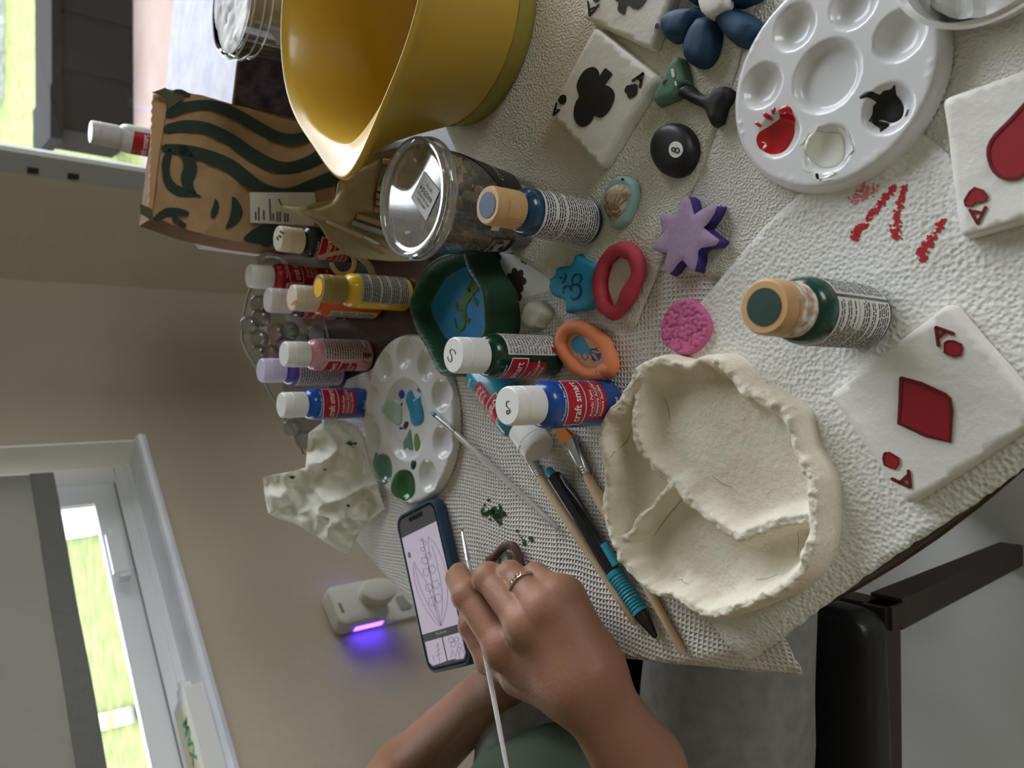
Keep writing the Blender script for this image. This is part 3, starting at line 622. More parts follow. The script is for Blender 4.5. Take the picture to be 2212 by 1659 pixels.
# ------------------------------------------------------------------ palettes
palm = mat('white_palette_plastic', (226, 225, 226), .22, coat=.3)
def palette(label, C, Rr, top, wells, zb, dots):
    C = Vector(C)
    def z(P, d=None):
        P = np.asarray(P)[:, :2]; r = np.hypot(P[:, 0]-C.x, P[:, 1]-C.y); e = Rr-r
        zz = zb+top*np.sqrt(np.clip(1-(1-np.clip(e/.004, 0, 1))**2, 0, 1))
        for (x, y, wr, dp, flat) in wells:
            q = np.hypot(P[:, 0]-x, P[:, 1]-y)/wr
            if flat: zz = zz-dp*np.clip((1-q)/.28, 0, 1)*(2-np.clip((1-q)/.28, 0, 1))*(q < 1)
            else: zz = zz-dp*np.clip(1-q**3.4, 0, 1)
        for (x, y) in dots: zz = zz+.0006*np.exp(-(np.hypot(P[:, 0]-x, P[:, 1]-y)/.0011)**2)
        return zz
    circ = [(C.x+Rr*math.cos(k*2*math.pi/110), C.y+Rr*math.sin(k*2*math.pi/110)) for k in range(110)]
    o = tag(obj('paint_palette', hf(circ, z, .00135, (.0003, .0008, .0016, .003)), palm, org=(C.x, C.y, zb), smooth=True, sharp=None), label, 'palette')
    return o, z
def blob(parent, pal_z, polys, zt, m, h=.0012, name='paint_blob', label=None):
    parts = []
    for pl in polys:
        pts = [tuple(T(x, y, zt)[:2]) for x, y in pl]; pts = catmull(pts, 3, True)
        parts.append(hf(pts, lambda P, d: pal_z(P)+.0002+h*np.sqrt(np.clip(d/.004, 0, 1)), .0018, (.0004,)))
    o = obj(name, join(*parts), m, parent, smooth=True, sharp=None)
    if label: o['label'] = label
    return o
cN = T(1800, 187, .0145)
nw = [(1645, 185), (1715, 58), (1842, 10), (1942, 77), (1917, 235), (1790, 322), (1682, 290)]
cNx, cNy = 0.1625, 0.2055
cN = Vector((np.mean([T(*q, .0145).x for q in nw]), np.mean([T(*q, .0145).y for q in nw]), 0))
wl_ = []
for q in nw: p = T(*q, .0145); wl_.append((p.x, p.y, .0128, .0075, False))
p = T(1784, 165, .0145); wl_.append((p.x, p.y, .0192, .006, True))
dots = []
for k in range(7):
    a = math.atan2(wl_[k][1]-cN.y, wl_[k][0]-cN.x)+math.pi/7
    for da in (-.06, .06): dots.append((cN.x+.0535*math.cos(a+da), cN.y+.0535*math.sin(a+da)))
palN, pzN = palette('near round white palette holding red, white and black paint', (cN.x, cN.y, 0), .0592, .0110, wl_, ZU-.0006, dots)
z2 = Zc(1560, 0, 3.318); ZT = .010
blob(palN, pzN, [z2([(330, 925), (300, 960), (280, 1010), (300, 1070), (360, 1108), (430, 1090), (470, 1030), (500, 960), (510, 900), (535, 850), (530, 790), (480, 770), (440, 800), (420, 850), (380, 880)]), z2([(325, 822), (350, 820), (384, 850), (370, 870), (335, 850)]), z2([(266, 892), (290, 888), (318, 912), (305, 924), (280, 910)]), z2([(385, 800), (400, 785), (420, 790), (405, 830), (392, 825)])], ZT, mat('glossy_red_paint', (190, 20, 32), .18, coat=.5), .0010, label='red paint')
blob(palN, pzN, [z2([(645, 1070), (670, 1000), (730, 965), (800, 962), (870, 970), (885, 1060), (880, 1130), (840, 1190), (750, 1210), (690, 1175), (655, 1120)])], ZT-.003, mat('glossy_white_paint', (238, 238, 228), .12, coat=.5), .0016, label='white paint')
o = obj('paint_streaks', strokes([z2(s_) for s_ in ([(640, 930, 9), (660, 960, 5), (690, 900, 10), (720, 905, 3)], [(590, 1150, 6), (600, 1200, 8), (640, 1230, 4)], [(680, 1270, 12), (730, 1260, 14), (780, 1250, 10), (820, 1240, 4)], [(740, 1290, 8), (800, 1285, 3)], [(860, 1160, 14), (890, 1120, 10), (925, 1070, 14), (920, 1010, 6), (890, 950, 8)], [(840, 920, 9), (870, 940, 5)], [(900, 1050, 6), (950, 1080, 2)], [(700, 1300, 4), (690, 1250, 8)], [(570, 1040, 3), (600, 1000, 6), (620, 960, 3)])], 6, lambda p: (lambda q: Vector((q.x, q.y, pzN([[q.x, q.y]])[0]+.0001)))(T(p[0], p[1], .0135)), UP, .0003), mat('glossy_white_paint'), palN); o['label'] = 'dried white streaks'
blob(palN, pzN, [z2([(1030, 715), (1060, 685), (1110, 675), (1150, 690), (1180, 665), (1230, 650), (1270, 625), (1255, 680), (1280, 720), (1300, 780), (1280, 850), (1210, 880), (1150, 860), (1100, 880), (1075, 880), (1090, 830), (1100, 770), (1120, 740), (1080, 720), (1040, 730)]), z2([(1090, 880), (1130, 870), (1200, 890), (1170, 940), (1160, 960), (1140, 925), (1110, 905)]), z2([(1312, 835), (1330, 790), (1348, 790), (1335, 830), (1320, 838)])], ZT-.002, mat('matte_black_paint', (22, 22, 24), .4), .0007, label='black paint')
cF = T(876, 908, .011)
fw = [(872.5, 763), (829, 793), (920, 788), (952, 854), (953.5, 955), (923, 1028), (877.6, 1048), (829, 1012), (805, 943), (803, 866)]
wl2 = []
for q in fw: p = T(*q, .011); wl2.append((p.x, p.y, .0153, .0065, False))
p = T(874, 906, .011); wl2.append((p.x, p.y, .0405, .0065, True))
cFm = Vector((np.mean([w_[0] for w_ in wl2[:10]]), np.mean([w_[1] for w_ in wl2[:10]]), 0))
dots = []
for w_ in wl2[:10]:
    a = math.atan2(w_[1]-cFm.y, w_[0]-cFm.x)+math.pi/10
    for da in (-.05, .05): dots.append((cFm.x+.0765*math.cos(a+da), cFm.y+.0765*math.sin(a+da)))
palF, pzF = palette('far ten-well white palette with mixed green and blue paint', (cFm.x, cFm.y, 0), .083, .0085, wl2, ZL-.0006, dots)
z5 = Zc(540, 680, 2.962)
def fb(pl, name, col, h=.0012, zt=.005, r=.2, lab=None): blob(palF, pzF, [z5(q) for q in pl], zt, mat(name, col, r, coat=.3), h, label=lab)
fb([[(870, 620), (880, 570), (925, 545), (960, 575), (970, 630), (965, 690), (940, 710), (905, 680), (890, 640)]], 'mint_paint', (178, 204, 190), .0015, lab='pale mint paint')
fb([[(1000, 510), (1025, 475), (1045, 515), (1060, 540), (1085, 520), (1090, 560), (1105, 610), (1105, 680), (1060, 715), (1030, 690), (1015, 620), (995, 560)]], 'sky_blue_paint', (44, 142, 180), .0022, r=.12, lab='sky blue paint')
fb([[(950, 500), (970, 478), (985, 500), (980, 530), (962, 540), (950, 520)], [(1070, 468), (1090, 480), (1086, 500), (1072, 490)], [(962, 565), (972, 562), (970, 582), (962, 580)], [(950, 722), (972, 718), (970, 732), (955, 734)]], 'cobalt_paint', (20, 74, 180), .001, lab='cobalt blue paint')
fb([[(975, 710), (992, 680), (1010, 685), (1005, 715), (985, 735)]], 'brown_paint', (92, 46, 30), .001, lab='brown paint')
fb([[(975, 815), (1000, 770), (1018, 730), (1030, 770), (1040, 860), (1020, 865), (1000, 850), (985, 862)]], 'sage_paint', (104, 148, 132), .0008, lab='sage green paint')
fb([[(1045, 790), (1055, 760), (1070, 765), (1085, 820), (1075, 870), (1050, 862)]], 'leaf_paint', (110, 142, 62), .0008, lab='leaf green paint')
fb([[(1035, 960), (1045, 930), (1065, 930), (1070, 960), (1055, 990), (1040, 985)]], 'bottle_green_paint', (22, 64, 48), .0015, .0095, lab='bottle green paint')
fb([[(835, 985), (835, 920), (855, 890), (885, 900), (910, 950), (915, 1030), (895, 1080), (860, 1075), (840, 1040)]], 'grey_green_paint', (84, 128, 114), .0012, .0065, lab='grey green paint')
fb([[(795, 930), (805, 890), (825, 885), (822, 950), (815, 1035), (800, 1020), (788, 975)]], 'grey_green_paint', (84, 128, 114), .0006, .0095, lab='grey green paint')
fb([[(930, 1070), (950, 1020), (985, 990), (1030, 1000), (1052, 1060), (1052, 1130), (1030, 1180), (990, 1190), (950, 1165), (925, 1120)]], 'forest_paint', (44, 98, 50), .002, .0065, .15, lab='forest green paint')
# ------------------------------------------------------------------ clay playing cards
clayw = mat('white_painted_clay', (233, 231, 224), .75, bump=(90, .0008), var=(30, (226, 222, 214), .5))
blk = mat('black_card_paint', (26, 26, 28), .55); redc = mat('card_red_paint', (150, 22, 34), .5); redd = mat('card_dark_red_outline', (104, 12, 24), .5)
def clay_card(label, pts, z0, h, seed, sm=0):
    zt = z0+h; pl = [tuple(T(x, y, zt)[:2]) for x, y in pts]
    out = []
    n = len(pl)
    for i in range(n):   # round the corners a little
        a, b, c = np.array(pl[i-1]), np.array(pl[i]), np.array(pl[(i+1) % n]); r = .0045
        u1 = (a-b)/np.hypot(*(a-b)); u2 = (c-b)/np.hypot(*(c-b))
        p0, p2 = b+u1*r, b+u2*r
        for t in (0, .25, .5, .75, 1): out.append(tuple((1-t)**2*p0+2*t*(1-t)*b+t*t*p2))
    rnd = random.Random(seed); out2 = []
    for i in range(len(out)):
        a, b = np.array(out[i]), np.array(out[(i+1) % len(out)]); L = np.hypot(*(b-a)); m = max(1, int(L/.009))
        for k in range(m):
            q = a+(b-a)*k/m; out2.append((q[0]+(rnd.gauss(0, .0002) if k else 0), q[1]+(rnd.gauss(0, .0002) if k else 0)))
    return tag(obj('clay_card', hf(out2, slabz(z0, h, .0010, .00025, 60, 0, seed), .0035, (.0001, .0004, .0010)), clayw, sharp=None), label, 'clay card')
def motif(name, parent, polys, z, m, th=.0004, lab=None):
    o = obj(name, prism([catmull(p, 3, True) if len(p) > 6 else p for p in polys], Tz(z), UP, th), m, parent, smooth=False)
    if lab: o['label'] = lab
    return o
def letter(parent, lines, z, m, w, name='letter_a'):
    return obj(name, strokes(lines, w, Tz(z), UP, .0005, 1), m, parent, smooth=False)
za = Zc(1160, 0, 3.95)
c1 = clay_card('white clay playing card with a black club, an ace lying beside the yellow bowl', za([(495, 222), (1018, 655), (540, 1440), (105, 965)]), ZU, .0085, 1)
zt = ZU+.0088
motif('club_symbol', c1, [za([(470, 572), (510, 585), (530, 620), (535, 650), (555, 620), (585, 583), (612, 600), (643, 632), (620, 670), (585, 722), (620, 740), (650, 770), (663, 820), (645, 890), (605, 960), (550, 1003), (515, 1000), (488, 990), (470, 1030), (430, 1070), (385, 1083), (345, 1060), (318, 1000), (318, 930), (335, 870), (360, 825), (345, 770), (342, 720), (365, 660), (410, 600)])], zt, blk, lab='black club')
for q_ in [za([(765, 735), (800, 725), (830, 718), (858, 725), (858, 770), (850, 810), (820, 830), (785, 838), (768, 800), (748, 780)]), za([(190, 835), (205, 815), (240, 810), (252, 850), (235, 885), (205, 890), (180, 860)])]: motif('small_club', c1, [q_], zt, blk)
letter(c1, [za([(818, 690), (908, 628)]), za([(905, 625), (880, 745)]), za([(862, 660), (885, 690)])], zt, blk, 5.0)
letter(c1, [za([(140, 985), (168, 880)]), za([(140, 985), (195, 935)]), za([(155, 930), (182, 940)])], zt, blk, 3.0)
c2 = clay_card('white clay playing card at the top frame edge, a black ace touching the club card', za([(385, 150), (490, -90), (1145, -60), (960, 430)])[0:1]+za([(385, 165), (500, -180), (1230, -240), (962, 430)])[1:], ZU, .0085, 2)
motif('spade_symbol', c2, [za([(640, -60), (680, 10), (700, 20), (690, 80), (715, 110), (750, 122), (760, 70), (778, 40), (820, 70), (870, 70), (920, 20), (950, -60), (930, -140), (720, -160)])], zt, blk, lab='black suit symbol')
for q_ in [za([(485, -30), (540, -40), (530, 10), (500, 20), (480, 5)]), za([(1010, 215), (1030, 195), (1040, 230), (1025, 250), (1012, 240)])]: motif('small_suit', c2, [q_], zt, blk)
letter(c2, [za([(438, 15), (450, 135)]), za([(450, 135), (527, 42)]), za([(445, 85), (495, 62)])], zt, blk, 3.6)
zd = Zc(1700, 620, 3.318)
c3 = clay_card('white clay playing card with a red diamond, an ace next to the table edge', zd([(1165, 100), (1860, 920), (860, 1575), (292, 775)]), ZB, .0085, 3)
zt = ZB+.0088
dia = zd([(820, 652), (960, 690), (1135, 770), (1168, 800), (1182, 890), (1170, 1108), (1000, 1065), (803, 975), (815, 800)])
o = obj('diamond_symbol', prism([dia], Tz(zt), UP, .0003), redc, c3, smooth=False); o['label'] = 'dark red diamond'
obj('diamond_outline', strokes([dia+[dia[0]]], 7.5, Tz(zt), UP, .0006, 1), redd, c3, smooth=False)
d2 = zd([(1130, 400), (1160, 385), (1200, 388), (1250, 410), (1260, 440), (1245, 490), (1200, 496), (1130, 470)]); d3 = zd([(700, 1190), (735, 1186), (800, 1225), (803, 1270), (780, 1305), (700, 1275), (690, 1230)])
for q_ in (d2, d3): obj('small_diamond', prism([q_], Tz(zt), UP, .0003), redc, c3, smooth=False)
for q_ in (d2, d3): obj('small_outline', strokes([q_+[q_[0]]], 3.6, Tz(zt), UP, .0005, 1), redd, c3, smooth=False)
letter(c3, [zd([(1070, 290), (1195, 335)]), zd([(1070, 290), (1088, 420)]), zd([(1090, 360), (1135, 318)])], zt, redd, 8)
letter(c3, [zd([(755, 1375), (885, 1435)]), zd([(885, 1435), (872, 1318)]), zd([(815, 1400), (865, 1352)])], zt, redd, 7.5)
c4 = clay_card('white clay playing card with a red heart, an ace cut by the right frame edge', z2([(1568, 705), (2700, 300), (3100, 1300), (1698, 1715)]), ZB, .0085, 4)
heart = z2([(2400, 500), (2250, 650), (2160, 760), (2050, 880), (1960, 970), (1910, 1060), (1915, 1150), (1950, 1230), (2020, 1280), (2110, 1280), (2163, 1250), (2230, 1190), (2330, 1220), (2440, 1180), (2520, 1080), (2520, 950)])
o = obj('heart_symbol', prism([catmull(heart, 3, True)], Tz(zt), UP, .0003), redc, c4, smooth=False); o['label'] = 'red heart'
obj('heart_outline', strokes([heart+[heart[0]]], 7, Tz(zt), UP, .0007, 2), redd, c4, smooth=False)
h2 = z2([(1738, 1440), (1775, 1375), (1810, 1345), (1870, 1365), (1905, 1410), (1890, 1440), (1850, 1450), (1820, 1450), (1790, 1478), (1745, 1475)])
obj('small_heart', prism([h2], Tz(zt), UP, .0003), redc, c4, smooth=False); obj('small_outline', strokes([h2+[h2[0]]], 3.6, Tz(zt), UP, .0005, 1), redd, c4, smooth=False)
letter(c4, [z2([(1778, 1505), (1833, 1603)]), z2([(1833, 1603), (1890, 1485)]), z2([(1805, 1515), (1862, 1528)])], zt, redd, 7.2)
# ------------------------------------------------------------------ blue clay flower
zb_ = ZU; fl = thing('clay_flower', 'dark blue clay flower with a white centre beside the near palette', 'clay flower', T(1535, 10, ZU))
blue = mat('navy_clay', (30, 62, 94), .6, bump=(120, .0005), var=(40, (34, 70, 104), .4))
petals = [[(1385, 60), (1330, 55), (1240, 62), (1150, 90), (1085, 150), (1065, 220), (1080, 300), (1130, 355), (1200, 350), (1285, 325), (1320, 250), (1380, 130)],
          [(1400, 140), (1360, 180), (1310, 250), (1270, 350), (1255, 450), (1280, 530), (1360, 572), (1430, 560), (1490, 490), (1530, 380), (1540, 260), (1520, 170), (1470, 140)],
          [(1520, 140), (1530, 200), (1570, 270), (1640, 350), (1700, 390), (1790, 395), (1850, 340), (1895, 230), (1880, 170), (1800, 110), (1700, 70), (1630, 50), (1560, 90)],
          [(1600, 20), (1700, 52), (1800, 20), (1900, -30), (1930, -120), (1860, -190), (1740, -160), (1640, -80)],
          [(1380, 55), (1300, 15), (1220, -60), (1230, -160), (1320, -200), (1420, -140), (1460, -40), (1430, 30)]]
for i, p in enumerate(petals):
    o = obj('petal', hf(catmull([tuple(T(*q, ZU+.006)[:2]) for q in za(p)], 3, True), slabz(ZU, .013, .005, .0004, 80, .004, i), .0025, (.0003, .001, .002, .0035)), blue, fl, sharp=None)
obj('flower_centre', hf(catmull([tuple(T(*q, ZU+.016)[:2]) for q in za([(1365, 30), (1385, 100), (1440, 145), (1500, 130), (1570, 80), (1612, 20), (1600, -60), (1520, -110), (1420, -90), (1370, -30)])], 3, True), slabz(ZU+.008, .009, .002, .0003, 120, .001), .0025), clayw, fl, sharp=None)
# ------------------------------------------------------------------ martini glass, eight ball, shell, star and friends
mg = thing('clay_martini_glass', 'clay martini glass figure with a sage green bowl and black stem', 'clay ornament', T(1480, 190, ZU))
obj('glass_bowl', hf([tuple(T(*q, ZU+.006)[:2]) for q in za([(1195, 475), (1235, 500), (1270, 620), (1290, 715), (1225, 745), (1205, 820), (1160, 850), (1080, 880), (1020, 905), (988, 855), (1010, 780), (1080, 660), (1140, 530)])], slabz(ZU, .0085, .003, .0003, 150), .0022), mat('sage_clay', (98, 134, 116), .7, bump=(200, .0004)), mg, sharp=None)
obj('glass_stem', hf([tuple(T(*q, ZU+.006)[:2]) for q in za([(1290, 715), (1345, 775), (1400, 800), (1475, 800), (1540, 740), (1600, 728), (1652, 765), (1640, 830), (1590, 920), (1555, 1045), (1490, 1080), (1460, 1020), (1440, 950), (1370, 900), (1290, 870), (1205, 820), (1225, 745)])], slabz(ZU, .0095, .003, .0003, 150), .0022), mat('black_clay', (30, 30, 30), .6, bump=(200, .0004)), mg, sharp=None)
obj('painted_glint', strokes([za([(1155, 595, 6.5), (1165, 650, 6.5)]), za([(1182, 700, 3.6), (1188, 728, 3.6)])], 5, Tz(ZU+.0088), UP, .0003, 1), whiteink, mg, smooth=False)
obj('painted_olive_mark', strokes([za([(1108, 682, 2.5), (1085, 700, 3.5), (1078, 720, 2)])], 3, Tz(ZU+.0088), UP, .0003, 2), mat('maroon_ink', (80, 20, 24), .6), mg, smooth=False)
e8 = [(1165+195*math.cos(t), 1278+235*math.sin(t)) for t in np.linspace(0, 2*math.pi, 40, False)]
eb = tag(obj('clay_eight_ball', hf([tuple(T(*q, ZU+.004)[:2]) for q in za(e8)], slabz(ZU, .0105, .006, .0, 1, .003), .0025, (.0003, .001, .002, .004)), mat('black_satin_clay', (24, 25, 27), .45), sharp=None), 'black round clay eight ball medallion beside the club card', 'clay ornament')
wc = [(1188+58*math.cos(t), 1278+70*math.sin(t)) for t in np.linspace(0, 2*math.pi, 28, False)]
o = obj('white_circle', prism([za(wc)], Tz(ZU+.0098), UP, .0008), whiteink, eb, smooth=False)
obj('numeral_eight', strokes([za([(1181+15*math.sin(t)-(17 if 0 else 0), 0) for t in [0]])*0 or za([(1165+14*math.cos(t), 1277+17*math.sin(t)) for t in np.linspace(0, 2*math.pi, 16)]), za([(1197+17*math.cos(t), 1284+21*math.sin(t)) for t in np.linspace(0, 2*math.pi, 16)])], 2.3, Tz(ZU+.0107), UP, .0003, 1), inkm, eb, smooth=False)
zc = Zc(1200, 360, 3.77)
def ring_tube(px, z, rad, seg=12, irr=.12, seed=0):
    P = catmull([tuple(T(x, y, z)) for x, y in px], 4, True); n = len(P)
    return tube(P, [rad*(1+irr*noise.noise(Vector((p[0]*90, p[1]*90, seed)))) for p in P], seg, True)
pend = tag(obj('clay_shell_pendant', hf(catmull([tuple(T(*q, ZU+.003)[:2]) for q in zc([(535, 72), (600, 85), (650, 120), (668, 190), (660, 280), (620, 380), (590, 450), (540, 490), (490, 510), (440, 480), (410, 410), (388, 330), (390, 260), (420, 180), (470, 95)])], 3, True), slabz(ZU, .006, .003, .0002, 150), .0022), mat('aqua_clay', (150, 190, 188), .7, bump=(200, .0003)), sharp=None), 'pale aqua clay pendant set with a ribbed seashell', 'clay ornament')
shp = [tuple(T(*q, ZU+.007)[:2]) for q in zc([(520, 138), (570, 150), (612, 215), (580, 255), (570, 300), (562, 350), (510, 410), (450, 452), (420, 410), (392, 340), (395, 270), (420, 200), (465, 150)])]
sc_ = Vector(T(*zc([(455, 450)])[0], ZU+.006)[:2]+(0,)) if False else T(*zc([(455, 452)])[0], ZU+.006)
def shellz(P, d):
    ang = np.arctan2(P[:, 1]-sc_.y, P[:, 0]-sc_.x)
    return ZU+.005+.0055*np.sqrt(np.clip(1-(1-np.clip(d/.011, 0, 1))**2, 0, 1))+.0008*np.sin(ang*44)*np.clip(d/.002, 0, 1)
obj('seashell', hf(catmull(shp, 3, True), shellz, .0011, (.0004, .001)), mat('shell', (206, 188, 162), .5, var=(160, (150, 122, 104), .5)), pend, sharp=None)['label'] = 'ribbed cream and brown seashell'
rib_l = []
hx, hy = zc([(455, 448)])[0]
for k in range(13):
    ang = math.radians(-128+k*7.4); L0, L1 = 12, (48 if 2 < k < 11 else 36)+10*math.sin(k*.9)
    rib_l.append([(hx+L0*math.cos(ang), hy+L0*math.sin(ang), .7), (hx+(L0+L1)/2*math.cos(ang+.03), hy+(L0+L1)/2*math.sin(ang+.03), 1.5), (hx+L1*math.cos(ang+.05), hy+L1*math.sin(ang+.05), 1.6)])
shp_in = [tuple(p) for p in shp]
def onshell(p):
    q = T(p[0], p[1], ZU+.008); d_ = segdist(np.array([[q.x, q.y]]), shp_in); i_ = inside(np.array([[q.x, q.y]]), shp_in)[0]
    return Vector((q.x, q.y, float(shellz(np.array([[q.x, q.y]]), d_ if i_ else np.array([0.]))[0])+.0001))
rib_l = [[p for p in l if inside(np.array([tuple(T(p[0], p[1], ZU+.008)[:2])]), shp_in)[0]] for l in rib_l]
for l in rib_l:
    if len(l) > 1: obj('shell_rib', strokes([l], 1.4, onshell, UP, .0003, 3), mat('shell_brown', (150, 120, 98), .6), pend, smooth=False)
obj('hang_hole', prism([[(p[0]+3*math.cos(t), p[1]+3*math.sin(t)) for t in np.linspace(0, 6.28, 10, False)] for p in zc([(547, 103)])], Tz(ZU+.0062), UP, .0003), mat('dark_hole', (60, 66, 64), .9), pend, smooth=False)
# seven-pointed star
star = zc([(1062, 228), (1098, 260), (1112, 320), (1130, 388), (1190, 345), (1250, 315), (1325, 312), (1295, 385), (1240, 470), (1207, 492), (1270, 545), (1345, 600), (1310, 645), (1190, 665), (1165, 690), (1160, 770), (1135, 860), (1100, 850), (1035, 765), (1000, 790), (950, 860), (905, 890), (885, 830), (897, 705), (850, 705), (768, 670), (810, 625), (888, 560), (855, 480), (840, 400), (870, 376), (970, 393), (1005, 330), (1030, 260)])
st = tag(obj('clay_star', hf([tuple(T(*q, ZU+.0085)[:2]) for q in star], slabz(ZU-.001, .0098, .0009, .0001, 150), .0028, (.0002, .0006, .0011)), mat('indigo_clay_side', (66, 48, 132), .6), sharp=None), 'lilac seven-pointed clay star with indigo sides', 'clay ornament')
star_in = []
spw = np.array([tuple(T(*q, ZU+.0090)[:2]) for q in star]); cc = spw.mean(0)
starp = [tuple(cc+(q-cc)*.975) for q in spw]
obj('star_face', hf(starp, lambda P, d: ZU+.0089+.0006*np.sqrt(np.clip(d/.0015, 0, 1)), .004, (.0006,)), mat('lilac_clay', (166, 142, 172), .65, bump=(150, .0004)), st, sharp=None)['label'] = 'lilac top face'
# red rimmed oval
rr = tag(obj('clay_oval_dish', hf(catmull([tuple(T(*q, ZL+.004)[:2]) for q in zc([(540, 690), (620, 720), (650, 820), (640, 950), (590, 1070), (500, 1160), (420, 1130), (380, 1050), (370, 930), (400, 810), (460, 720)])], 3, True), slabz(ZU-.001, .004, .001), .003), mat('unglazed_clay', (206, 198, 182), .8, bump=(100, .0003)), sharp=None), 'small oval clay dish with a rosy red rolled rim and bare centre', 'clay ornament')
obj('rolled_rim', ring_tube(zc([(555, 678), (620, 700), (665, 770), (672, 870), (640, 960), (590, 1060), (535, 1150), (480, 1195), (430, 1170), (385, 1130), (368, 1050), (360, 960), (372, 870), (405, 780), (450, 725), (500, 685)]), ZU+.006, .0053, 14, .25, 4), mat('rose_red_clay', (182, 56, 72), .65, bump=(90, .0006)), rr, sharp=None)
obj('painted_border', strokes([zc([(445, 800, 10), (425, 870, 9), (415, 950, 8), (420, 1020, 10), (440, 1090, 12), (455, 1120, 8)])], 9, Tz(ZU+.0032), UP, .0002), mat('rose_red_clay'), rr, smooth=False)
# pink floral disc
pd_ = catmull([tuple(T(*q, ZU+.005)[:2]) for q in zc([(1060, 1073), (1120, 1090), (1175, 1140), (1225, 1210), (1250, 1290), (1240, 1370), (1190, 1450), (1120, 1510), (1040, 1540), (960, 1510), (880, 1460), (848, 1380), (850, 1280), (890, 1180), (960, 1100)])], 3, True)
cents = [tuple(T(*q, ZU+.006)[:2]) for q in zc([(1075, 1160), (1045, 1350), (1170, 1260), (905, 1350), (1150, 1410), (960, 1450), (940, 1240)])]
def floral(P, d):
    z = slabz(ZL, .0070, .0016)(P, d)
    for k, c in enumerate(cents):
        r = np.hypot(P[:, 0]-c[0], P[:, 1]-c[1]); a = np.arctan2(P[:, 1]-c[1], P[:, 0]-c[0]); R_ = .0060
        pr = R_*(.55+.45*np.abs(np.cos(2.5*a+k)))
        z = z-.0009*np.exp(-((r-pr)/.0006)**2)+.0004*(r < pr*.85)*(r > .001)
    return z
tag(obj('clay_flower_disc', hf(pd_, floral, .00085, (.0003, .0008)), mat('pink_clay', (208, 104, 152), .6), sharp=None), 'pink clay disc stamped with small flowers', 'clay ornament')
# white clay pebble disc
tag(obj('clay_pebble', hf(catmull([tuple(T(*q, ZL+.005)[:2]) for q in z8([(1160, 510), (1200, 512), (1250, 550), (1285, 600), (1270, 660), (1225, 715), (1210, 745), (1160, 765), (1110, 752), (1075, 710), (1060, 640), (1090, 560), (1120, 520)])], 3, True), slabz(ZL, .0095, .004, .0003, 150, .001), .002, (.0003, .001, .002, .003)), mat('bare_clay', (196, 190, 174), .85, bump=(140, .0006)), sharp=None), 'small plain white clay pebble beside the green leaf dish', 'clay ornament')
# blue om plaque
zp = ZU+.0065
om = tag(obj('clay_om_plaque', hf([tuple(T(*q, zp)[:2]) for q in z8([(1513, 100), (1545, 140), (1600, 170), (1650, 200), (1700, 240), (1705, 310), (1690, 400), (1695, 480), (1660, 540), (1610, 580), (1540, 600), (1470, 600), (1425, 620), (1415, 580), (1420, 530), (1405, 500), (1350, 490), (1300, 460), (1280, 400), (1290, 350), (1272, 325), (1310, 310), (1335, 280), (1340, 230), (1380, 212), (1450, 228), (1475, 190), (1495, 130)])], slabz(ZL, .0085, .0014, .0002, 150), .0022), mat('turquoise_clay', (40, 146, 182), .5, bump=(120, .0004)), sharp=None), 'turquoise clay plaque painted with an om symbol', 'clay ornament')
omi = mat('deep_blue_ink', (14, 52, 112), .5); zp = ZL+.0088
obj('om_symbol', strokes([z8([(1412, 450, 1.6), (1408, 410, 3), (1440, 385, 3.4), (1475, 400, 3.2), (1480, 430, 2.4), (1470, 395, 3), (1500, 372, 3.6), (1545, 380, 4), (1560, 430, 4.4), (1540, 480, 4), (1500, 500, 3.6), (1475, 480, 1.5)]), z8([(1490, 375, 2), (1490, 320, 3.4), (1520, 285, 3.6), (1560, 295, 3.4), (1562, 335, 3.2), (1540, 360, 1.5)]), z8([(1402, 362, 1.5), (1420, 340, 4.4), (1432, 300, 4), (1422, 272, 1.5)]), z8([(1382, 318, 4), (1392, 315, 5)])], 3.5, Tz(zp), UP, .0003), omi, om, smooth=False)
# orange rimmed oval with a blue jellyfish
ov = tag(obj('clay_jellyfish_oval', hf(catmull([tuple(T(*q, ZL+.004)[:2]) for q in z8([(1500, 750), (1580, 770), (1680, 840), (1750, 940), (1780, 1040), (1720, 1120), (1620, 1110), (1520, 1040), (1440, 940), (1430, 830)])], 3, True), slabz(ZL, .0042, .001), .003), mat('peach_clay', (214, 172, 146), .75, bump=(100, .0003)), sharp=None), 'oval clay piece with an orange rim and a painted blue balloon flower', 'clay ornament')
obj('rolled_rim', ring_tube(z8([(1500, 735), (1560, 735), (1620, 760), (1690, 810), (1760, 880), (1800, 960), (1825, 1040), (1815, 1090), (1750, 1110), (1740, 1140), (1660, 1150), (1580, 1130), (1510, 1080), (1450, 1010), (1400, 930), (1392, 860), (1420, 780), (1460, 745)]), ZL+.006, .0052, 14, .2, 9), mat('orange_clay', (232, 140, 92), .65, bump=(90, .0006)), ov, sharp=None)
tq = mat('turquoise_ink', (44, 146, 184), .5); zq = ZL+.0044
obj('painted_balloon', prism([catmull(z8([(1525, 812), (1570, 820), (1600, 870), (1630, 915), (1650, 935), (1640, 965), (1600, 950), (1560, 965), (1510, 945), (1485, 905), (1485, 850)]), 3, True)], Tz(zq), UP, .0002), tq, ov, smooth=False)
obj('painted_loop', strokes([z8([(1600, 960), (1618, 985), (1600, 1015), (1575, 1000), (1565, 970), (1570, 955)])], 1.8, Tz(zq), UP, .0002), tq, ov, smooth=False)
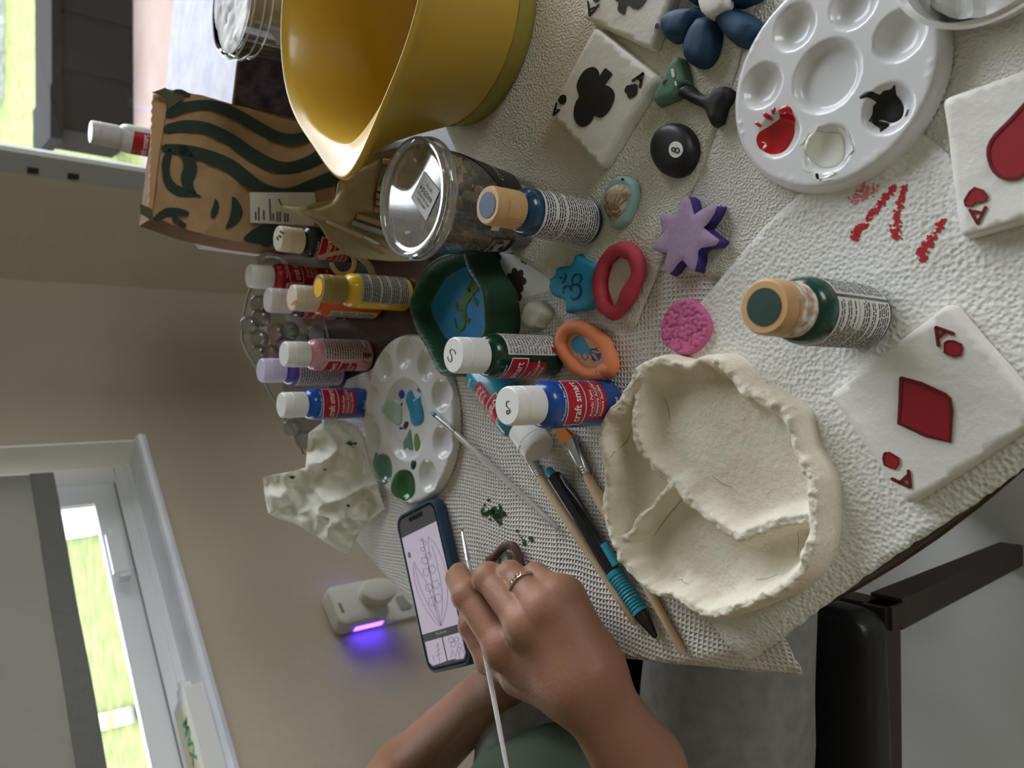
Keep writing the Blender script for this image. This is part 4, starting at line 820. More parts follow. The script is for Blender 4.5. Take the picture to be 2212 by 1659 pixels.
obj('painted_tendrils', strokes([z8(l) for l in ([(1630, 940), (1660, 930), (1690, 920), (1700, 905)], [(1650, 920), (1700, 940), (1715, 930)], [(1640, 950), (1690, 965), (1735, 975)], [(1710, 972), (1730, 955)], [(1710, 975), (1725, 1000)], [(1630, 960), (1660, 990), (1675, 1030)], [(1665, 1000), (1690, 1020)], [(1690, 970), (1715, 1020)], [(1660, 985), (1655, 1015)])], 2.2, Tz(zq), UP, .0002, 2), mat('violet_ink', (62, 58, 140), .5), ov, smooth=False)
# brown framed plaque being painted, half hidden by the hand
zf_ = Zc(1000, 1140, 12.29)
bf = tag(obj('clay_framed_plaque', prism([zf_([(740, 910), (1180, 600), (1380, 1050), (1420, 1500), (860, 1560), (760, 1100)])], Tz(ZL), UP, .004), mat('mint_clay', (176, 206, 200), .6), smooth=False), 'small mint clay plaque with a brown rolled frame under the brush hand', 'clay ornament')
obj('rolled_frame', tube(catmull([tuple(T(*q, ZL+.005)) for q in zf_([(690, 860), (800, 800), (900, 700), (1020, 560), (1150, 480), (1330, 470), (1440, 640), (1500, 800), (1540, 1000), (1560, 1300), (1500, 1560), (1200, 1660), (800, 1620), (730, 1350), (690, 1050)])], 3, True), .0034, 12, True), mat('brown_clay', (84, 52, 44), .6, bump=(100, .0005)), bf, sharp=None)
obj('painted_stems', strokes([zf_(l) for l in ([(1015, 840, 1.5), (975, 830, 3), (985, 900, 3), (1010, 980, 3.4), (1040, 1060, 4.5)], [(985, 935, 2.4), (965, 990, 2)], [(1100, 1030, 2.5), (1040, 1060, 4), (1010, 1120, 3)], [(1215, 895, 1.5), (1230, 960, 5), (1275, 990, 2)])], 3, Tz(ZL+.0041), UP, .0002), grnp, bf, smooth=False)
# ------------------------------------------------------------------ divided clay dish
zk = Zc(1240, 740, 2.592)
crest = [(400, 125), (480, 98), (560, 122), (640, 130), (700, 105), (790, 100), (860, 150), (900, 205), (960, 268), (1060, 318), (1150, 372), (1200, 435), (1222, 520), (1245, 610), (1300, 700), (1345, 800), (1352, 930), (1345, 1050), (1335, 1130), (1300, 1225), (1250, 1305), (1150, 1390), (1050, 1430), (960, 1472), (860, 1505), (780, 1528), (680, 1500), (590, 1440), (500, 1412), (430, 1392), (385, 1355), (330, 1300), (265, 1225), (242, 1150), (200, 1070), (176, 980), (172, 850), (185, 720), (156, 600), (150, 500), (185, 405), (250, 340), (300, 262), (335, 200), (368, 152)]
DZ = .0225
cw = catmull([tuple(T(*q, ZL+DZ)[:2]) for q in zk(crest)], 3, True)
def offset_poly(poly, d):
    A = np.array(poly); t = np.roll(A, -1, 0)-np.roll(A, 1, 0); t /= np.hypot(*t.T)[:, None]
    ar = 0.5*np.sum(A[:, 0]*np.roll(A[:, 1], -1)-np.roll(A[:, 0], -1)*A[:, 1]); s_ = 1 if ar > 0 else -1
    n = np.c_[t[:, 1], -t[:, 0]]*s_; k = 9; m = sum(np.roll(n, i, 0) for i in range(-k, k+1)); m /= np.hypot(*m.T)[:, None]
    return [tuple(p) for p in A+m*d]
outer = offset_poly(cw, .0046)
div1 = [tuple(T(*q, ZL+.018)[:2]) for q in zk([(380, 190), (352, 330), (352, 480), (392, 620), (470, 715), (545, 775), (600, 800), (650, 880), (730, 955), (830, 1030), (925, 1078), (1050, 1040), (1150, 1008), (1320, 985)])]
div2 = [tuple(T(*q, ZL+.018)[:2]) for q in zk([(560, 785), (505, 845), (440, 925), (375, 972), (350, 1035), (300, 1085), (235, 1105)])]
div1 = catmull(div1, 4); div2 = catmull(div2, 4)
def dishz(P, d):
    ins = inside(P, cw); dc = segdist(P, cw); n1 = nz(P, 60, 2., 3); n2 = nz(P, 260, 5., 2)
    h = DZ+.0020*n1+.0007*np.abs(n2)
    fl = .005+.0006*nz(P, 35, 8.)
    zi = fl+(h-fl)*np.exp(-(np.clip(dc-.0019-.0012*n1, 0, 1)/(.0052+.002*n1))**2.0)
    zo = h*np.sqrt(np.clip(1-(np.clip(dc-.0006, 0, 1)/.0040)**2.2, 0, 1))
    z = np.where(ins, zi, zo)
    d1 = segdist(P, div1, False); d2 = segdist(P, div2, False)
    w1 = fl+(.019+.0020*n1-fl)*np.exp(-(np.clip(d1-.0022-.001*n1, 0, 1)/.0036)**1.9)
    w2 = fl+(.0195+.0026*n1-fl)*np.exp(-(np.clip(d2-.0018-.001*n1, 0, 1)/.0022)**2.0)
    z = np.where(ins, np.maximum(z, np.maximum(w1, w2)), z)
    top = np.clip((z-.012)/.008, 0, 1)
    z = z+top*.0014*n2+.0002*nz(P, 140, 4.)
    return ZL+np.maximum(z, 0.0)*np.clip(d/.0006, 0, 1)
dish = tag(obj('clay_dish', hf(outer, dishz, .0013, (.0003, .0008, .0016)), mat('dry_clay', (238, 231, 212), .85, bump=(260, .0011), var=(22, (222, 212, 190), .5)), sharp=None), 'large off-white clay dish with wavy rim and three hand-shaped compartments', 'clay dish')
crack = mat('crack_brown', (168, 154, 126), .9)
def onz(fn, eps=.0001): return lambda p: (lambda q: Vector((q.x, q.y, fn([[q.x, q.y]])+eps)))(T(p[0], p[1], ZL+.007))
for l_ in ([(500, 310, 1.5), (522, 370, 2.5), (528, 440, 1)], [(770, 745, 1.5), (830, 795, 2.5), (880, 808, 1)], [(1250, 1070, 1.2), (1252, 1140, 1.8), (1240, 1195, 2)], [(320, 480, 1), (300, 560, 2), (290, 640, 1)], [(1020, 1325, 1), (1090, 1320, 2), (1140, 1295, 1)], [(560, 1330, 1), (620, 1325, 2), (680, 1345, 1)], [(610, 870, 1), (560, 930, 3), (500, 1000, 3), (450, 1075, 2)]): obj('hairline_crack', strokes([[(a_, b_, c_*.55) for a_, b_, c_ in zk(l_)]], .8, lambda p: (lambda q: Vector((q.x, q.y, float(dishz(np.array([[q.x, q.y]]), np.array([1.]))[0])+.0001)))(T(p[0], p[1], ZL+.006)), UP, .00012), crack, dish, smooth=False)
# ------------------------------------------------------------------ green leaf dish
def rimT(q, z): return tuple(T(*q, z)[:2])
loop = [((560, 70), .030), ((470, 115), .026), ((380, 150), .024), ((262, 232), .022), ((192, 340), .022), ((140, 440), .022), ((112, 530), .021), ((120, 620), .021), ((150, 710), .021), ((192, 800), .022), ((242, 890), .023), ((292, 985), .024), ((340, 1080), .025), ((388, 1132), .026), ((480, 1085), .029), ((600, 980), .033), ((690, 860), .034), ((728, 760), .034), ((738, 680), .034), ((730, 560), .034), ((712, 440), .034), ((660, 340), .034), ((600, 240), .033), ((580, 130), .031)]
gl = catmull([rimT(z8([q])[0], z+ZL) for q, z in loop], 4, True)
gc = np.array(gl).mean(0)
def gh(P): return .021+.013*np.clip((.62-P[:, 1])/(.13), 0, 1)**.8
def greenz(P, d):
    ins = inside(P, gl); dc = segdist(P, gl); h = gh(P)+.0012*nz(P, 45, 7., 2)
    fl = .0035
    zi = fl+(h-fl)*np.exp(-(np.clip(dc-.0020, 0, 1)/.0028)**2.2); zo = h*np.sqrt(np.clip(1-(dc/.0032)**3, 0, 1))
    return ZL-.001+np.where(ins, zi, zo)*np.clip(d/.0003, 0, 1)
gd = tag(obj('leaf_dish', hf(offset_poly(gl, .003), greenz, .0018, (.0002, .0006, .0012)), mat('dark_green_clay', (50, 88, 60), .5, bump=(90, .0006), var=(25, (44, 78, 54), .4)), sharp=None), 'dark green leaf-shaped clay dish painted blue inside with a lizard', 'clay dish')
gi = offset_poly(gl, -.0052)
o = obj('blue_interior', hf(gi, lambda P, d: ZL+.0028+.0012*np.exp(-(d/.002)**2), .003, (.0006, .0015)), mat('blue_dish_paint', (48, 142, 200), .4, var=(40, (42, 128, 186), .5), bump=(120, .0003)), gd, sharp=None); o['label'] = 'blue painted floor'
lz = lambda L: [z8(l) for l in L]
o = obj('painted_lizard', strokes(lz([[(482, 665, 2), (482, 700, 4), (492, 745, 5.5), (520, 762, 7), (548, 735, 8.5), (560, 690, 9), (560, 640, 10), (552, 590, 12), (562, 530, 14), (590, 480, 17), (625, 430, 17), (655, 395, 15), (672, 350, 12)], [(550, 600, 5), (515, 590, 5), (495, 555, 4), (485, 530, 5)], [(495, 570, 2), (505, 540, 3)], [(560, 650, 5), (590, 665, 5), (600, 700, 4)], [(590, 670, 3), (615, 660, 3)], [(630, 470, 5), (655, 510, 5), (670, 555, 4)], [(655, 520, 3), (685, 515, 3)], [(610, 430, 5), (605, 380, 5), (625, 340, 4)]]), 4, Tz(ZL+.0032), UP, .0003), mat('lizard_green', (72, 112, 50), .45, var=(500, (92, 130, 62), .6)), gd, smooth=False); o['label'] = 'green painted lizard'
# ------------------------------------------------------------------ yellow batter bowl with a spout
BC = Vector((.307, .528, ZU-.0006)); tip = T(745, 387, BC.z+.127)-BC; deep = T(742, 315, BC.z+.121)-BC
ths = math.atan2(tip.y, tip.x); ext = math.hypot(tip.x, tip.y)-.1185; extd = math.hypot(deep.x, deep.y)-.1115
bw = thing('mixing_bowl', 'large yellow plastic mixing bowl with a pouring spout', 'bowl', BC)
def bowl_surf(prof, seg=160):
    V, Fc = [], []
    for (r, z, e) in prof:
        for i in range(seg):
            t = 2*math.pi*i/seg; dt = (t-ths+math.pi) % (2*math.pi)-math.pi; g = math.exp(-(abs(dt)/.34)**1.7); rr_ = r+e*g
            V.append(Vector((BC.x+rr_*math.cos(t), BC.y+rr_*math.sin(t), BC.z+z-.0*g)))
    for k in range(len(prof)-1):
        for i in range(seg): j = (i+1) % seg; Fc.append((k*seg+i, k*seg+j, (k+1)*seg+j, (k+1)*seg+i))
    Fc.append(tuple((len(prof)-1)*seg+i for i in range(seg)))
    return V, Fc
yel = mat('yellow_plastic', (198, 162, 58), .3, coat=.15, sss=.0)
pr = [(.074, .0, 0), (.0795, .003, 0), (.0815, .015, 0), (.0885, .03, 0), (.099, .055, 0), (.107, .08, ext*.12), (.1115, .1, ext*.4), (.114, .113, ext*.78), (.1165, .1195, ext*.95), (.1183, .122, ext), (.119, .1245, ext), (.1184, .1265, ext), (.1170, .1272, ext*.98), (.1155, .1264, ext*.92), (.1135, .1245, ext*.75), (.1120, .1218, extd*1.0), (.1105, .118, extd*.9), (.108, .1, extd*.5), (.103, .08, .0), (.094, .05, 0), (.082, .025, 0), (.068, .010, 0), (.04, .006, 0), (.001, .006, 0)]
obj('bowl_body', bowl_surf(pr), yel, bw, sharp=None)
obj('base_ring', lathe([(.0765, -.0002), (.0803, .001), (.0818, .008), (.0832, .015), (.0850, .0205), (.0852, .0215)], 120, BC, cap=(False, False)), mat('olive_base', (150, 136, 56), .55), bw, sharp=None)
# ------------------------------------------------------------------ snack cup with a clear lid
KC = Vector((.137, .476, ZU-.0008)); cup = thing('snack_cup', 'clear plastic snack cup with a domed clear lid and a diamond sticker', 'snack cup', KC)
clear = glassy('clear_plastic', (225, 222, 212), gloss=.10, rough=.06, tintmix=.10); clearl = glassy('clear_lid_plastic', (240, 241, 243), gloss=.22, rough=.09, tintmix=.2)
obj('cup_wall', lathe([(.0285, .0), (.0298, .0015), (.0330, .03), (.0368, .06), (.0400, .088), (.0415, .094)], 72, KC, cap=(True, False)), clear, cup)
obj('lid', lathe([(.0425, .0905), (.0450, .0912), (.0452, .0925), (.0438, .0935), (.0428, .0960), (.0432, .0990), (.0438, .1012), (.0430, .1025), (.0412, .1024), (.0400, .1008), (.0392, .0992), (.0385, .0988), (.0350, .0989), (.001, .0990)], 72, KC, cap=(False, False)), clearl, cup)
for k, r_ in enumerate((.0438, .0425)): obj('lid_bead', lathe([(r_, .0935+k*.005), (r_+.0012, .094+k*.005), (r_, .0948+k*.005)], 72, KC, cap=(False, False)), clearl, cup)
def lump(c, r, seed, squash=.8):
    bmx = bmesh.new(); bmesh.ops.create_icosphere(bmx, subdivisions=1, radius=r)
    V = [Vector(c)+Vector((v.co.x, v.co.y, v.co.z*squash))*(1+.35*noise.noise(v.co*400+Vector((seed, 0, 0)))) for v in bmx.verts]; Fc = [tuple(v.index for v in f.verts) for f in bmx.faces]; bmx.free(); return V, Fc
rnd = random.Random(3); A, B = [], []
for k in range(210):
    z = .006+.080*rnd.random(); rmx = (.0285+.0125*z/.09)-.0065; a = rnd.random()*6.283; q = rmx*math.sqrt(rnd.uniform(.35, 1)) if z < .074 else rmx*math.sqrt(rnd.random())
    (A if rnd.random() < .66 else B).append(lump((KC.x+q*math.cos(a), KC.y+q*math.sin(a), KC.z+z), rnd.uniform(.004, .0064), k))
s1 = obj('snack_pieces', join(*A), mat('granola_tan', (206, 174, 122), .8, var=(120, (160, 128, 84), .5)), cup); s1['kind'] = 'stuff'
s2 = obj('snack_pieces', join(*B), mat('granola_dark', (112, 86, 62), .8, var=(120, (150, 130, 104), .5)), cup); s2['kind'] = 'stuff'; s2['label'] = 'dark snack pieces'
def kcyl(deg, v, off=.0003):
    r = .0298+.0105*min(v, .088)/.088+off; q = math.atan2(-KC.y, -KC.x)+math.radians(deg); return Vector((KC.x+r*math.cos(q), KC.y+r*math.sin(q), KC.z+v))
def kpatch(d0, d1, v0, v1, off=.0003, n=14, slope=0):
    V = []
    for i in range(n+1):
        d = d0+(d1-d0)*i/n; V += [kcyl(d, v0, off), kcyl(d, v1+slope*(i/n), off)]
    return V, [(2*i, 2*i+2, 2*i+3, 2*i+1) for i in range(n)]
obj('dark_wrapper', kpatch(28, 105, .020, .044, .0004, 14, .034), mat('dark_print_film', (36, 38, 34), .35), cup)
tv, tf = text2d('Crunchy', .011, 'LEFT', 2, .0001)
obj('wrapper_text', ([kcyl(42+p[0]*1100, .038+p[1]*.7+p[0]*.2, .0009) for p in tv], tf), mat('grey_script', (150, 150, 140), .5), cup, smooth=False)
obj('white_tab', kpatch(-22, 2, .042, .050, .0005), whitelab, cup)
rl = obj('recycling_label', kpatch(-62, -34, .020, .042, .0003), mat('frosted_label', (170, 164, 150), .5), cup)
obj('label_border', join(kpatch(-62, -34, .0195, .0205, .0005), kpatch(-62, -34, .0415, .0425, .0005), kpatch(-63, -61.5, .0195, .0425, .0005, 2), kpatch(-34.5, -33, .0195, .0425, .0005, 2), kpatch(-62, -34, .0195, .0245, .0006)), inkm, rl, smooth=False)
for k in range(3):
    a = k*2.094+.5; c_ = [(-48+9*math.cos(a+t)*1.1, .033+.0055*math.sin(a+t)) for t in (-.75, -.3, .25)]
    P_ = [kcyl(x, y, .0009) for x, y in c_]; obj('recycling_arrow', tube(P_, [.0014, .0017, .0004], 6), inkm, rl)
tv, tf = words(.012, .006, 3, 12); obj('label_text', ([kcyl(-60+p[0]*2100, .0355+p[1]*.8, .0007) for p in tv], tf), inkm, rl, smooth=False)
tv, tf = words(.016, .018, 5, 14); obj('printed_text', ([kcyl(-84+p[0]*1500, .046+p[1], .0007) for p in tv], tf), inkm, cup, smooth=False)
LT = KC.z+.0993
stk = obj('sticker', prism([[(888, 427), (917, 370), (950, 413), (921, 477)]], Tz(LT), UP, .0003), mat('grey_sticker', (190, 188, 182), .5), cup, smooth=False)
e1 = (T(917, 372, LT)-T(890, 428, LT)); p00, p10, p01 = T(888, 427, LT), T(921, 477, LT), T(917, 370, LT)
U_ = (p01-p00); V_ = (p10-p00)       # text runs toward the lower right of the photograph when read upright
rt = (p01-p10).normalized()          # to the right in the upright photograph
ux = -V_.normalized(); uy = U_.normalized(); mid = (p10+p01)/2
def stick(tx, size, row): 
    tv, tf = text2d(tx, size, 'CENTER', 1, size*.02)
    return [mid+ux*p[0]-uy*(row*.0042+.0006-p[1]) + Vector((0, 0, .0005)) for p in tv], tf
obj('sticker_text', join(stick('PRICE LESS', .0030, 1.7), stick('SELL BY', .0030, -1.6), stick('BEST BY DATE', .0030, .8), stick('09/22/24', .0056, -.1)), mat('grey_ink', (84, 82, 80), .6), stk, smooth=False)
# ------------------------------------------------------------------ brown paper bag
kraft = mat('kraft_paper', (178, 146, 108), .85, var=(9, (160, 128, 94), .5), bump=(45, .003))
bagY = .800
def planeY(Y0, k=0.0):
    n = Vector((0, 1, -k)).normalized(); P0 = Vector((0, Y0, 0)); return lambda p: PL(p[0], p[1], P0, n)
mb = planeY(bagY, .38)
bag = thing('paper_bag', 'brown kraft paper bag printed with dark green waves and a face', 'paper bag', (.24, bagY+.02, .001))
front = [(360, 192), (362, 233), (345, 340), (330, 470), (420, 502), (517, 523), (620, 538), (722, 545), (726, 470), (728, 345), (722, 306), (640, 263), (560, 241), (505, 226), (440, 207)]
V, Fc = hf(front, lambda P, d: 1.0*nz(P, .02, 3., 3), 9, ())
FN = Vector((0, -1, 0))
obj('front_panel', ([mb(p)+FN*(p[2]*.004) for p in V], Fc), kraft, bag, sharp=None)
back = [mb(p)+Vector((0, .055, 0)) for p in front]; fr = [mb(p) for p in front]; n_ = len(front)
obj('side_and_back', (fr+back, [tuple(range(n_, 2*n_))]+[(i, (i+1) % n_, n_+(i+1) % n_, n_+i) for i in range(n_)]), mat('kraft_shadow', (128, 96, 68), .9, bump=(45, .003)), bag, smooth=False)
mb2 = planeY(bagY+.006, .38)
tp = [(330, 204)]+[(328-.11*i*1.0+(2 if i % 2 else -1)-i*.07*9/3, 204+i*9) for i in range(1, 28)]+[(300, 462), (330, 470), (345, 340), (362, 233), (361, 210)]
obj('folded_top', prism([tp], mb2, FN, .002), mat('kraft_lit', (196, 158, 116), .8, bump=(60, .002)), bag, smooth=False)  # door light on the fold is put into this paler kraft colour
for q_ in ([(328, 200), (356, 190), (372, 200), (400, 210), (364, 236), (360, 212)], [(301, 440), (328, 452), (330, 478), (304, 462)]): obj('inner_flap', prism([q_], planeY(bagY-.004, .38), FN, .001), mat('olive_paper', (84, 88, 66), .85), bag, smooth=False)
zbg = Zc(300, 100, 3.318); dg = mat('dark_green_print', (40, 56, 48), .8)
def onbag(p): q = mb(p); return q+FN*(.0030)
obj('printed_waves', strokes([zbg(l) for l in ([(215, 480, 20), (350, 435, 21), (520, 432, 23), (680, 490, 25), (820, 570, 25), (960, 645, 24), (1080, 672, 23), (1200, 652, 24)], [(200, 600, 22), (330, 575, 24), (480, 595, 26), (640, 670, 27), (800, 780, 28), (940, 855, 28), (1060, 878, 27), (1200, 840, 27), (1290, 785, 26)], [(180, 735, 18), (320, 750, 24), (480, 790, 27), (640, 860, 30), (780, 965, 30), (900, 1022, 18), (1050, 1042, 12), (1200, 1010, 24), (1390, 940, 30)], [(255, 330, 10), (300, 340, 14), (360, 355, 4)])], 24, onbag, FN, .0003, 5), dg, bag, smooth=False)
obj('printed_face', join(strokes([zbg(l) for l in ([(215, 760, 14), (190, 830, 18), (192, 930, 16), (225, 1000, 18), (290, 1045, 20), (370, 1065, 12), (440, 1080, 2)], [(300, 745, 22), (345, 800, 24), (362, 880, 30), (340, 950, 28), (360, 1020, 18), (400, 1060, 6)], [(120, 1240, 14), (190, 1195, 18), (270, 1190, 16), (340, 1200, 10)], [(250, 1235, 12), (320, 1290, 10)])], 16, onbag, FN, .0003, 5), prism([catmull(zbg(q), 3, True) for q in ([(540, 1098), (565, 1130), (565, 1180), (535, 1230), (512, 1225), (512, 1180), (525, 1150)], [(665, 1080), (715, 1130), (737, 1190), (715, 1250), (665, 1290), (615, 1305), (640, 1240), (658, 1160)], [(740, 1385), (850, 1290), (960, 1270), (1010, 1330), (930, 1440), (850, 1420)])], onbag, FN, .0003)), dg, bag, smooth=False)
rc_ = obj('receipt_label', prism([zbg([(785, 1052), (1250, 1052), (1260, 1145), (1240, 1290), (790, 1268)])], lambda p: mb(p)+FN*.0036, FN, .0003), whitelab, bag, smooth=False)
def rows(pts): return [zbg([(x0, y0), (x1, y1), (x1+13, y1), (x0+13, y0)]) for x0, y0, x1, y1 in pts]
obj('receipt_text', prism(rows([(820, 1190, 822, 1250), (842, 1160, 844, 1255), (878, 1180, 880, 1250), (920, 1100, 928, 1255), (945, 1200, 948, 1255), (985, 1100, 1010, 1150), (975, 1190, 975, 1262), (995, 1190, 995, 1262), (1030, 1200, 1030, 1265), (1050, 1205, 1050, 1262)]), lambda p: mb(p)+FN*.0040, FN, .0001), mat('grey_ink'), rc_, smooth=False)
# ------------------------------------------------------------------ white box corner behind the bag, lavender craft box, clear tub
mk = planeY(.93, .0)
wb = tag(obj('white_carton', join(prism([[(418, 498), (446, 492), (560, 520), (620, 552), (560, 545), (447, 530)]], mk, Vector((0, 1, 0)), .03), prism([[(418, 498), (449, 508), (446, 530)]], mk, FN, .001)), mat('white_card_box', (206, 198, 190), .6), smooth=False), 'narrow white carton peeking out behind the left side of the paper bag', 'box')
NL, FL = T(502, 232, .10), T(360, 190, .10)
ed = (NL-FL); wv = Vector((-ed.y, ed.x, 0)).normalized(); wv = wv if wv.x > 0 else -wv; W0 = .24
cbx = thing('craft_box', 'cardboard craft box with a pale lavender printed top behind the yellow bowl', 'box', (NL.x, NL.y, .001))
c4_ = [NL, NL+wv*W0, FL+wv*W0, FL]
dn = Vector((0, 0, -.099))
obj('box_body', (c4_+[p+dn for p in c4_], [(0, 1, 5, 4), (1, 2, 6, 5), (2, 3, 7, 6), (3, 0, 4, 7), (4, 5, 6, 7), (0, 1, 2, 3)]), mat('box_card', (120, 98, 72), .8), cbx, smooth=False)
obj('printed_top', prism([[(0, 0), (1, 0), (1, 1), (0, 1)]], lambda p: NL+wv*(W0*p[0])+(FL-NL)*p[1], UP, .0012), mat('lavender_print', (206, 212, 226), .5, var=(34, (172, 170, 206), .4)), cbx, smooth=False)
fo = -(FL-NL).normalized()*.0006
obj('printed_front', prism([[(0.02, .02), (1, .02), (1, .8), (0.02, .8)]], lambda p: NL+wv*(W0*p[0])+dn*p[1]+fo, fo.normalized(), .0006), mat('purple_front_print', (92, 78, 84), .8, var=(90, (52, 40, 48), .5)), cbx, smooth=False)
tbp = Vector((.376, .745, .0015)); tub = thing('plastic_tub', 'clear plastic tub with a crumpled paper seal between the bowl and the craft box', 'tub', tbp)
obj('tub_wall', lathe([(.038, 0), (.040, .002), (.043, .06), (.0465, .118), (.050, .120), (.0505, .124), (.0515, .129), (.052, .134), (.0505, .137)], 64, tbp, cap=(True, False)), clear, tub)
for z_, r_ in ((.112, .0470), (.121, .0508), (.131, .0520), (.136, .0512)): obj('tub_ridge', lathe([(r_, z_), (r_+.0012, z_+.0008), (r_, z_+.0018)], 64, tbp, cap=(False, False)), glassy('milky_plastic', (236, 236, 234), .15, .15, .55), tub)
cpo = [(tbp.x+.048*math.cos(t), tbp.y+.048*math.sin(t)) for t in np.linspace(0, 2*math.pi, 50, False)]
obj('paper_seal', hf(cpo, lambda P, d: tbp.z+.134+.004*np.abs(nz(P, 38, 2., 3))*np.clip(d/.01, 0, 1)-.003*np.clip(d/.04, 0, 1), .003, ()), mat('seal_paper', (226, 224, 218), .6, var=(150, (206, 206, 202), .3)), tub, sharp=20)
tp_ = T(2205, -30, .001); cc_ = thing('plastic_container', 'frosted clear plastic container at the top right corner of the table', 'container', tp_)
fz = glassy('frosted_plastic', (232, 230, 226), -.03, .5, .85)
cpx = tp_+Vector((.018, .006, ZU))
obj('container_wall', lathe([(.030, 0), (.034, .002), (.038, .018), (.0405, .02), (.041, .024), (.039, .026)], 56, cpx, cap=(True, False)), fz, cc_)
obj('container_insert', hf([(cpx.x+.033*math.cos(t), cpx.y+.033*math.sin(t)) for t in np.linspace(0, 6.283, 30, False)], lambda P, d: cpx.z+.008+.004*np.abs(nz(P, 60, 5., 2)), .003, ()), mat('crumpled_film', (206, 204, 200), .35), cc_, sharp=15)
# ------------------------------------------------------------------ canvas brush roll
mp_ = planeY(.615, .3); PN = Vector((0, -1, .3)).normalized()
canv = mat('canvas', (196, 182, 146), .9, bump=(420, .0006), var=(12, (186, 170, 136), .4))
pch = thing('brush_roll', 'beige canvas brush roll leaning open under the bowl spout', 'brush holder', (.15, .63, .001))
sheet1 = [(607, 447), (640, 462), (668, 474), (690, 490), (706, 517), (734, 541), (773, 557), (820, 564), (860, 566), (905, 560), (935, 520), (950, 440), (940, 360), (900, 320), (850, 322), (800, 342), (756, 366), (730, 394), (722, 430), (680, 440), (640, 450)]
V, Fc = hf(catmull(sheet1, 2, True), lambda P, d: .6*nz(P, .012, 1., 2)+1.2*np.exp(-(d/8)**2)*(P[:, 0] < 900), 9, ())
obj('back_sheet', thick(([mp_(p)+PN*(p[2]*.0035) for p in V], Fc), -PN*.0012), canv, pch, sharp=None)
sheet2 = [(723, 430), (730, 396), (760, 372), (800, 350), (826, 345), (815, 388), (808, 425), (809, 463), (790, 462), (768, 470), (751, 493), (722, 487), (690, 478), (650, 460), (690, 448)]
V, Fc = hf(catmull(sheet2, 2, True), lambda P, d: 2.0+1.0*nz(P, .02, 6., 2)-1.2*np.exp(-(d/5)**2), 8, ())
obj('pocket_flap', thick(([mp_(p)+PN*(p[2]*.0035) for p in V], Fc), -PN*.001), canv, pch, sharp=None)
def ribbon(pts, w, mp, nrm): 
    return strokes([pts], w, mp, nrm, .0008, 5)
mr = planeY(.66, .1)
obj('strap', ribbon([(690, 556), (716, 549), (742, 545), (760, 552), (765, 572), (757, 587), (738, 592), (724, 585), (716, 570)], 9, mr, FN), mat('strap_tape', (176, 160, 136), .85), pch, smooth=False)
obj('strap', ribbon([(745, 535), (775, 555), (797, 575), (808, 605)], 13, planeY(.652, .1), FN), MATS['strap_tape'], pch, smooth=False)
woodh = mat('birch_handle', (214, 188, 152), .5, var=(60, (200, 172, 136), .3), coat=.1); silver = mat('chrome_ferrule', (215, 215, 215), .22, 1.0)
clrh = mat('clear_acrylic_handle', (222, 216, 214), .12, trans=.35, coat=.4)
def brush(label, pts, hair, rh, hm, hair_w=1.0, flat=False, hair_col=(166, 96, 36), name='paintbrush', group=None, tipc=None):
    """pts = tip, ferrule start, handle start, handle end"""
    a, b, c, d = pts; t = thing(name, label, 'paintbrush', c, group); L = (c-b); ax = L.normalized()
    hm_ = mat('bristles_%d_%d_%d' % hair_col, hair_col, .7, bump=(900, .0006))
    if flat:
        u, w, _ = frame_from(ax); V = []
        for q, ww, hh in ((a, hair*.92, .0010), (b-ax*0+(a-b)*.0, hair, .0022)):
            for sx, sy in ((-1, -1), (1, -1), (1, 1), (-1, 1)): V.append(q+u*ww*sx*1.0+w*hh*sy)
        obj('bristles', (V, [(0, 1, 2, 3), (4, 7, 6, 5), (0, 4, 5, 1), (1, 5, 6, 2), (2, 6, 7, 3), (3, 7, 4, 0)]), hm_, t, smooth=False)
        V, Fc = [], []; n = 20; K = 7
        for k in range(K):
            s_ = k/(K-1); q = b+L*s_; wx = hair*1.05*(1-s_)+rh*1.05*s_; hy = .0026*(1-s_)+rh*1.05*s_
            for i in range(n): th = 2*math.pi*i/n; V.append(q+u*wx*math.cos(th)+w*hy*math.sin(th))
        for k in range(K-1):
            for i in range(n): j = (i+1) % n; Fc.append((k*n+i, k*n+j, (k+1)*n+j, (k+1)*n+i))
        obj('ferrule', (V, Fc+[tuple(range(n))]), silver, t)
    else:
        obj('bristles', tube([a, a*.6+b*.4, b], [hair*.15, hair*.8, hair], 12), hm_, t)
        if tipc: obj('wet_tip', tube([a-ax*.0004, a*.55+b*.45, a*.3+b*.7], [hair*.3, hair*1.05, hair*1.02], 12), tipc, t)
        obj('ferrule', tube([b, b+L*.5, c], [hair*1.05, (hair+rh)*.55, rh*1.03], 16), silver, t)
    for s_ in (.80, .88, .95): q = b+L*s_; obj('crimp_ring', tube([q-ax*.0004, q, q+ax*.0004], [rh*1.02, rh*1.16, rh*1.02], 14), silver, t)
    H_ = d-c
    obj('handle', tube([c, c+H_*.08, c+H_*.25, c+H_*.5, c+H_*.8, c+H_*.985, d], [rh*.95, rh*1.15, rh*1.25, rh*1.05, rh*.85, rh*.75, rh*.4], 14), hm, t)
    return t
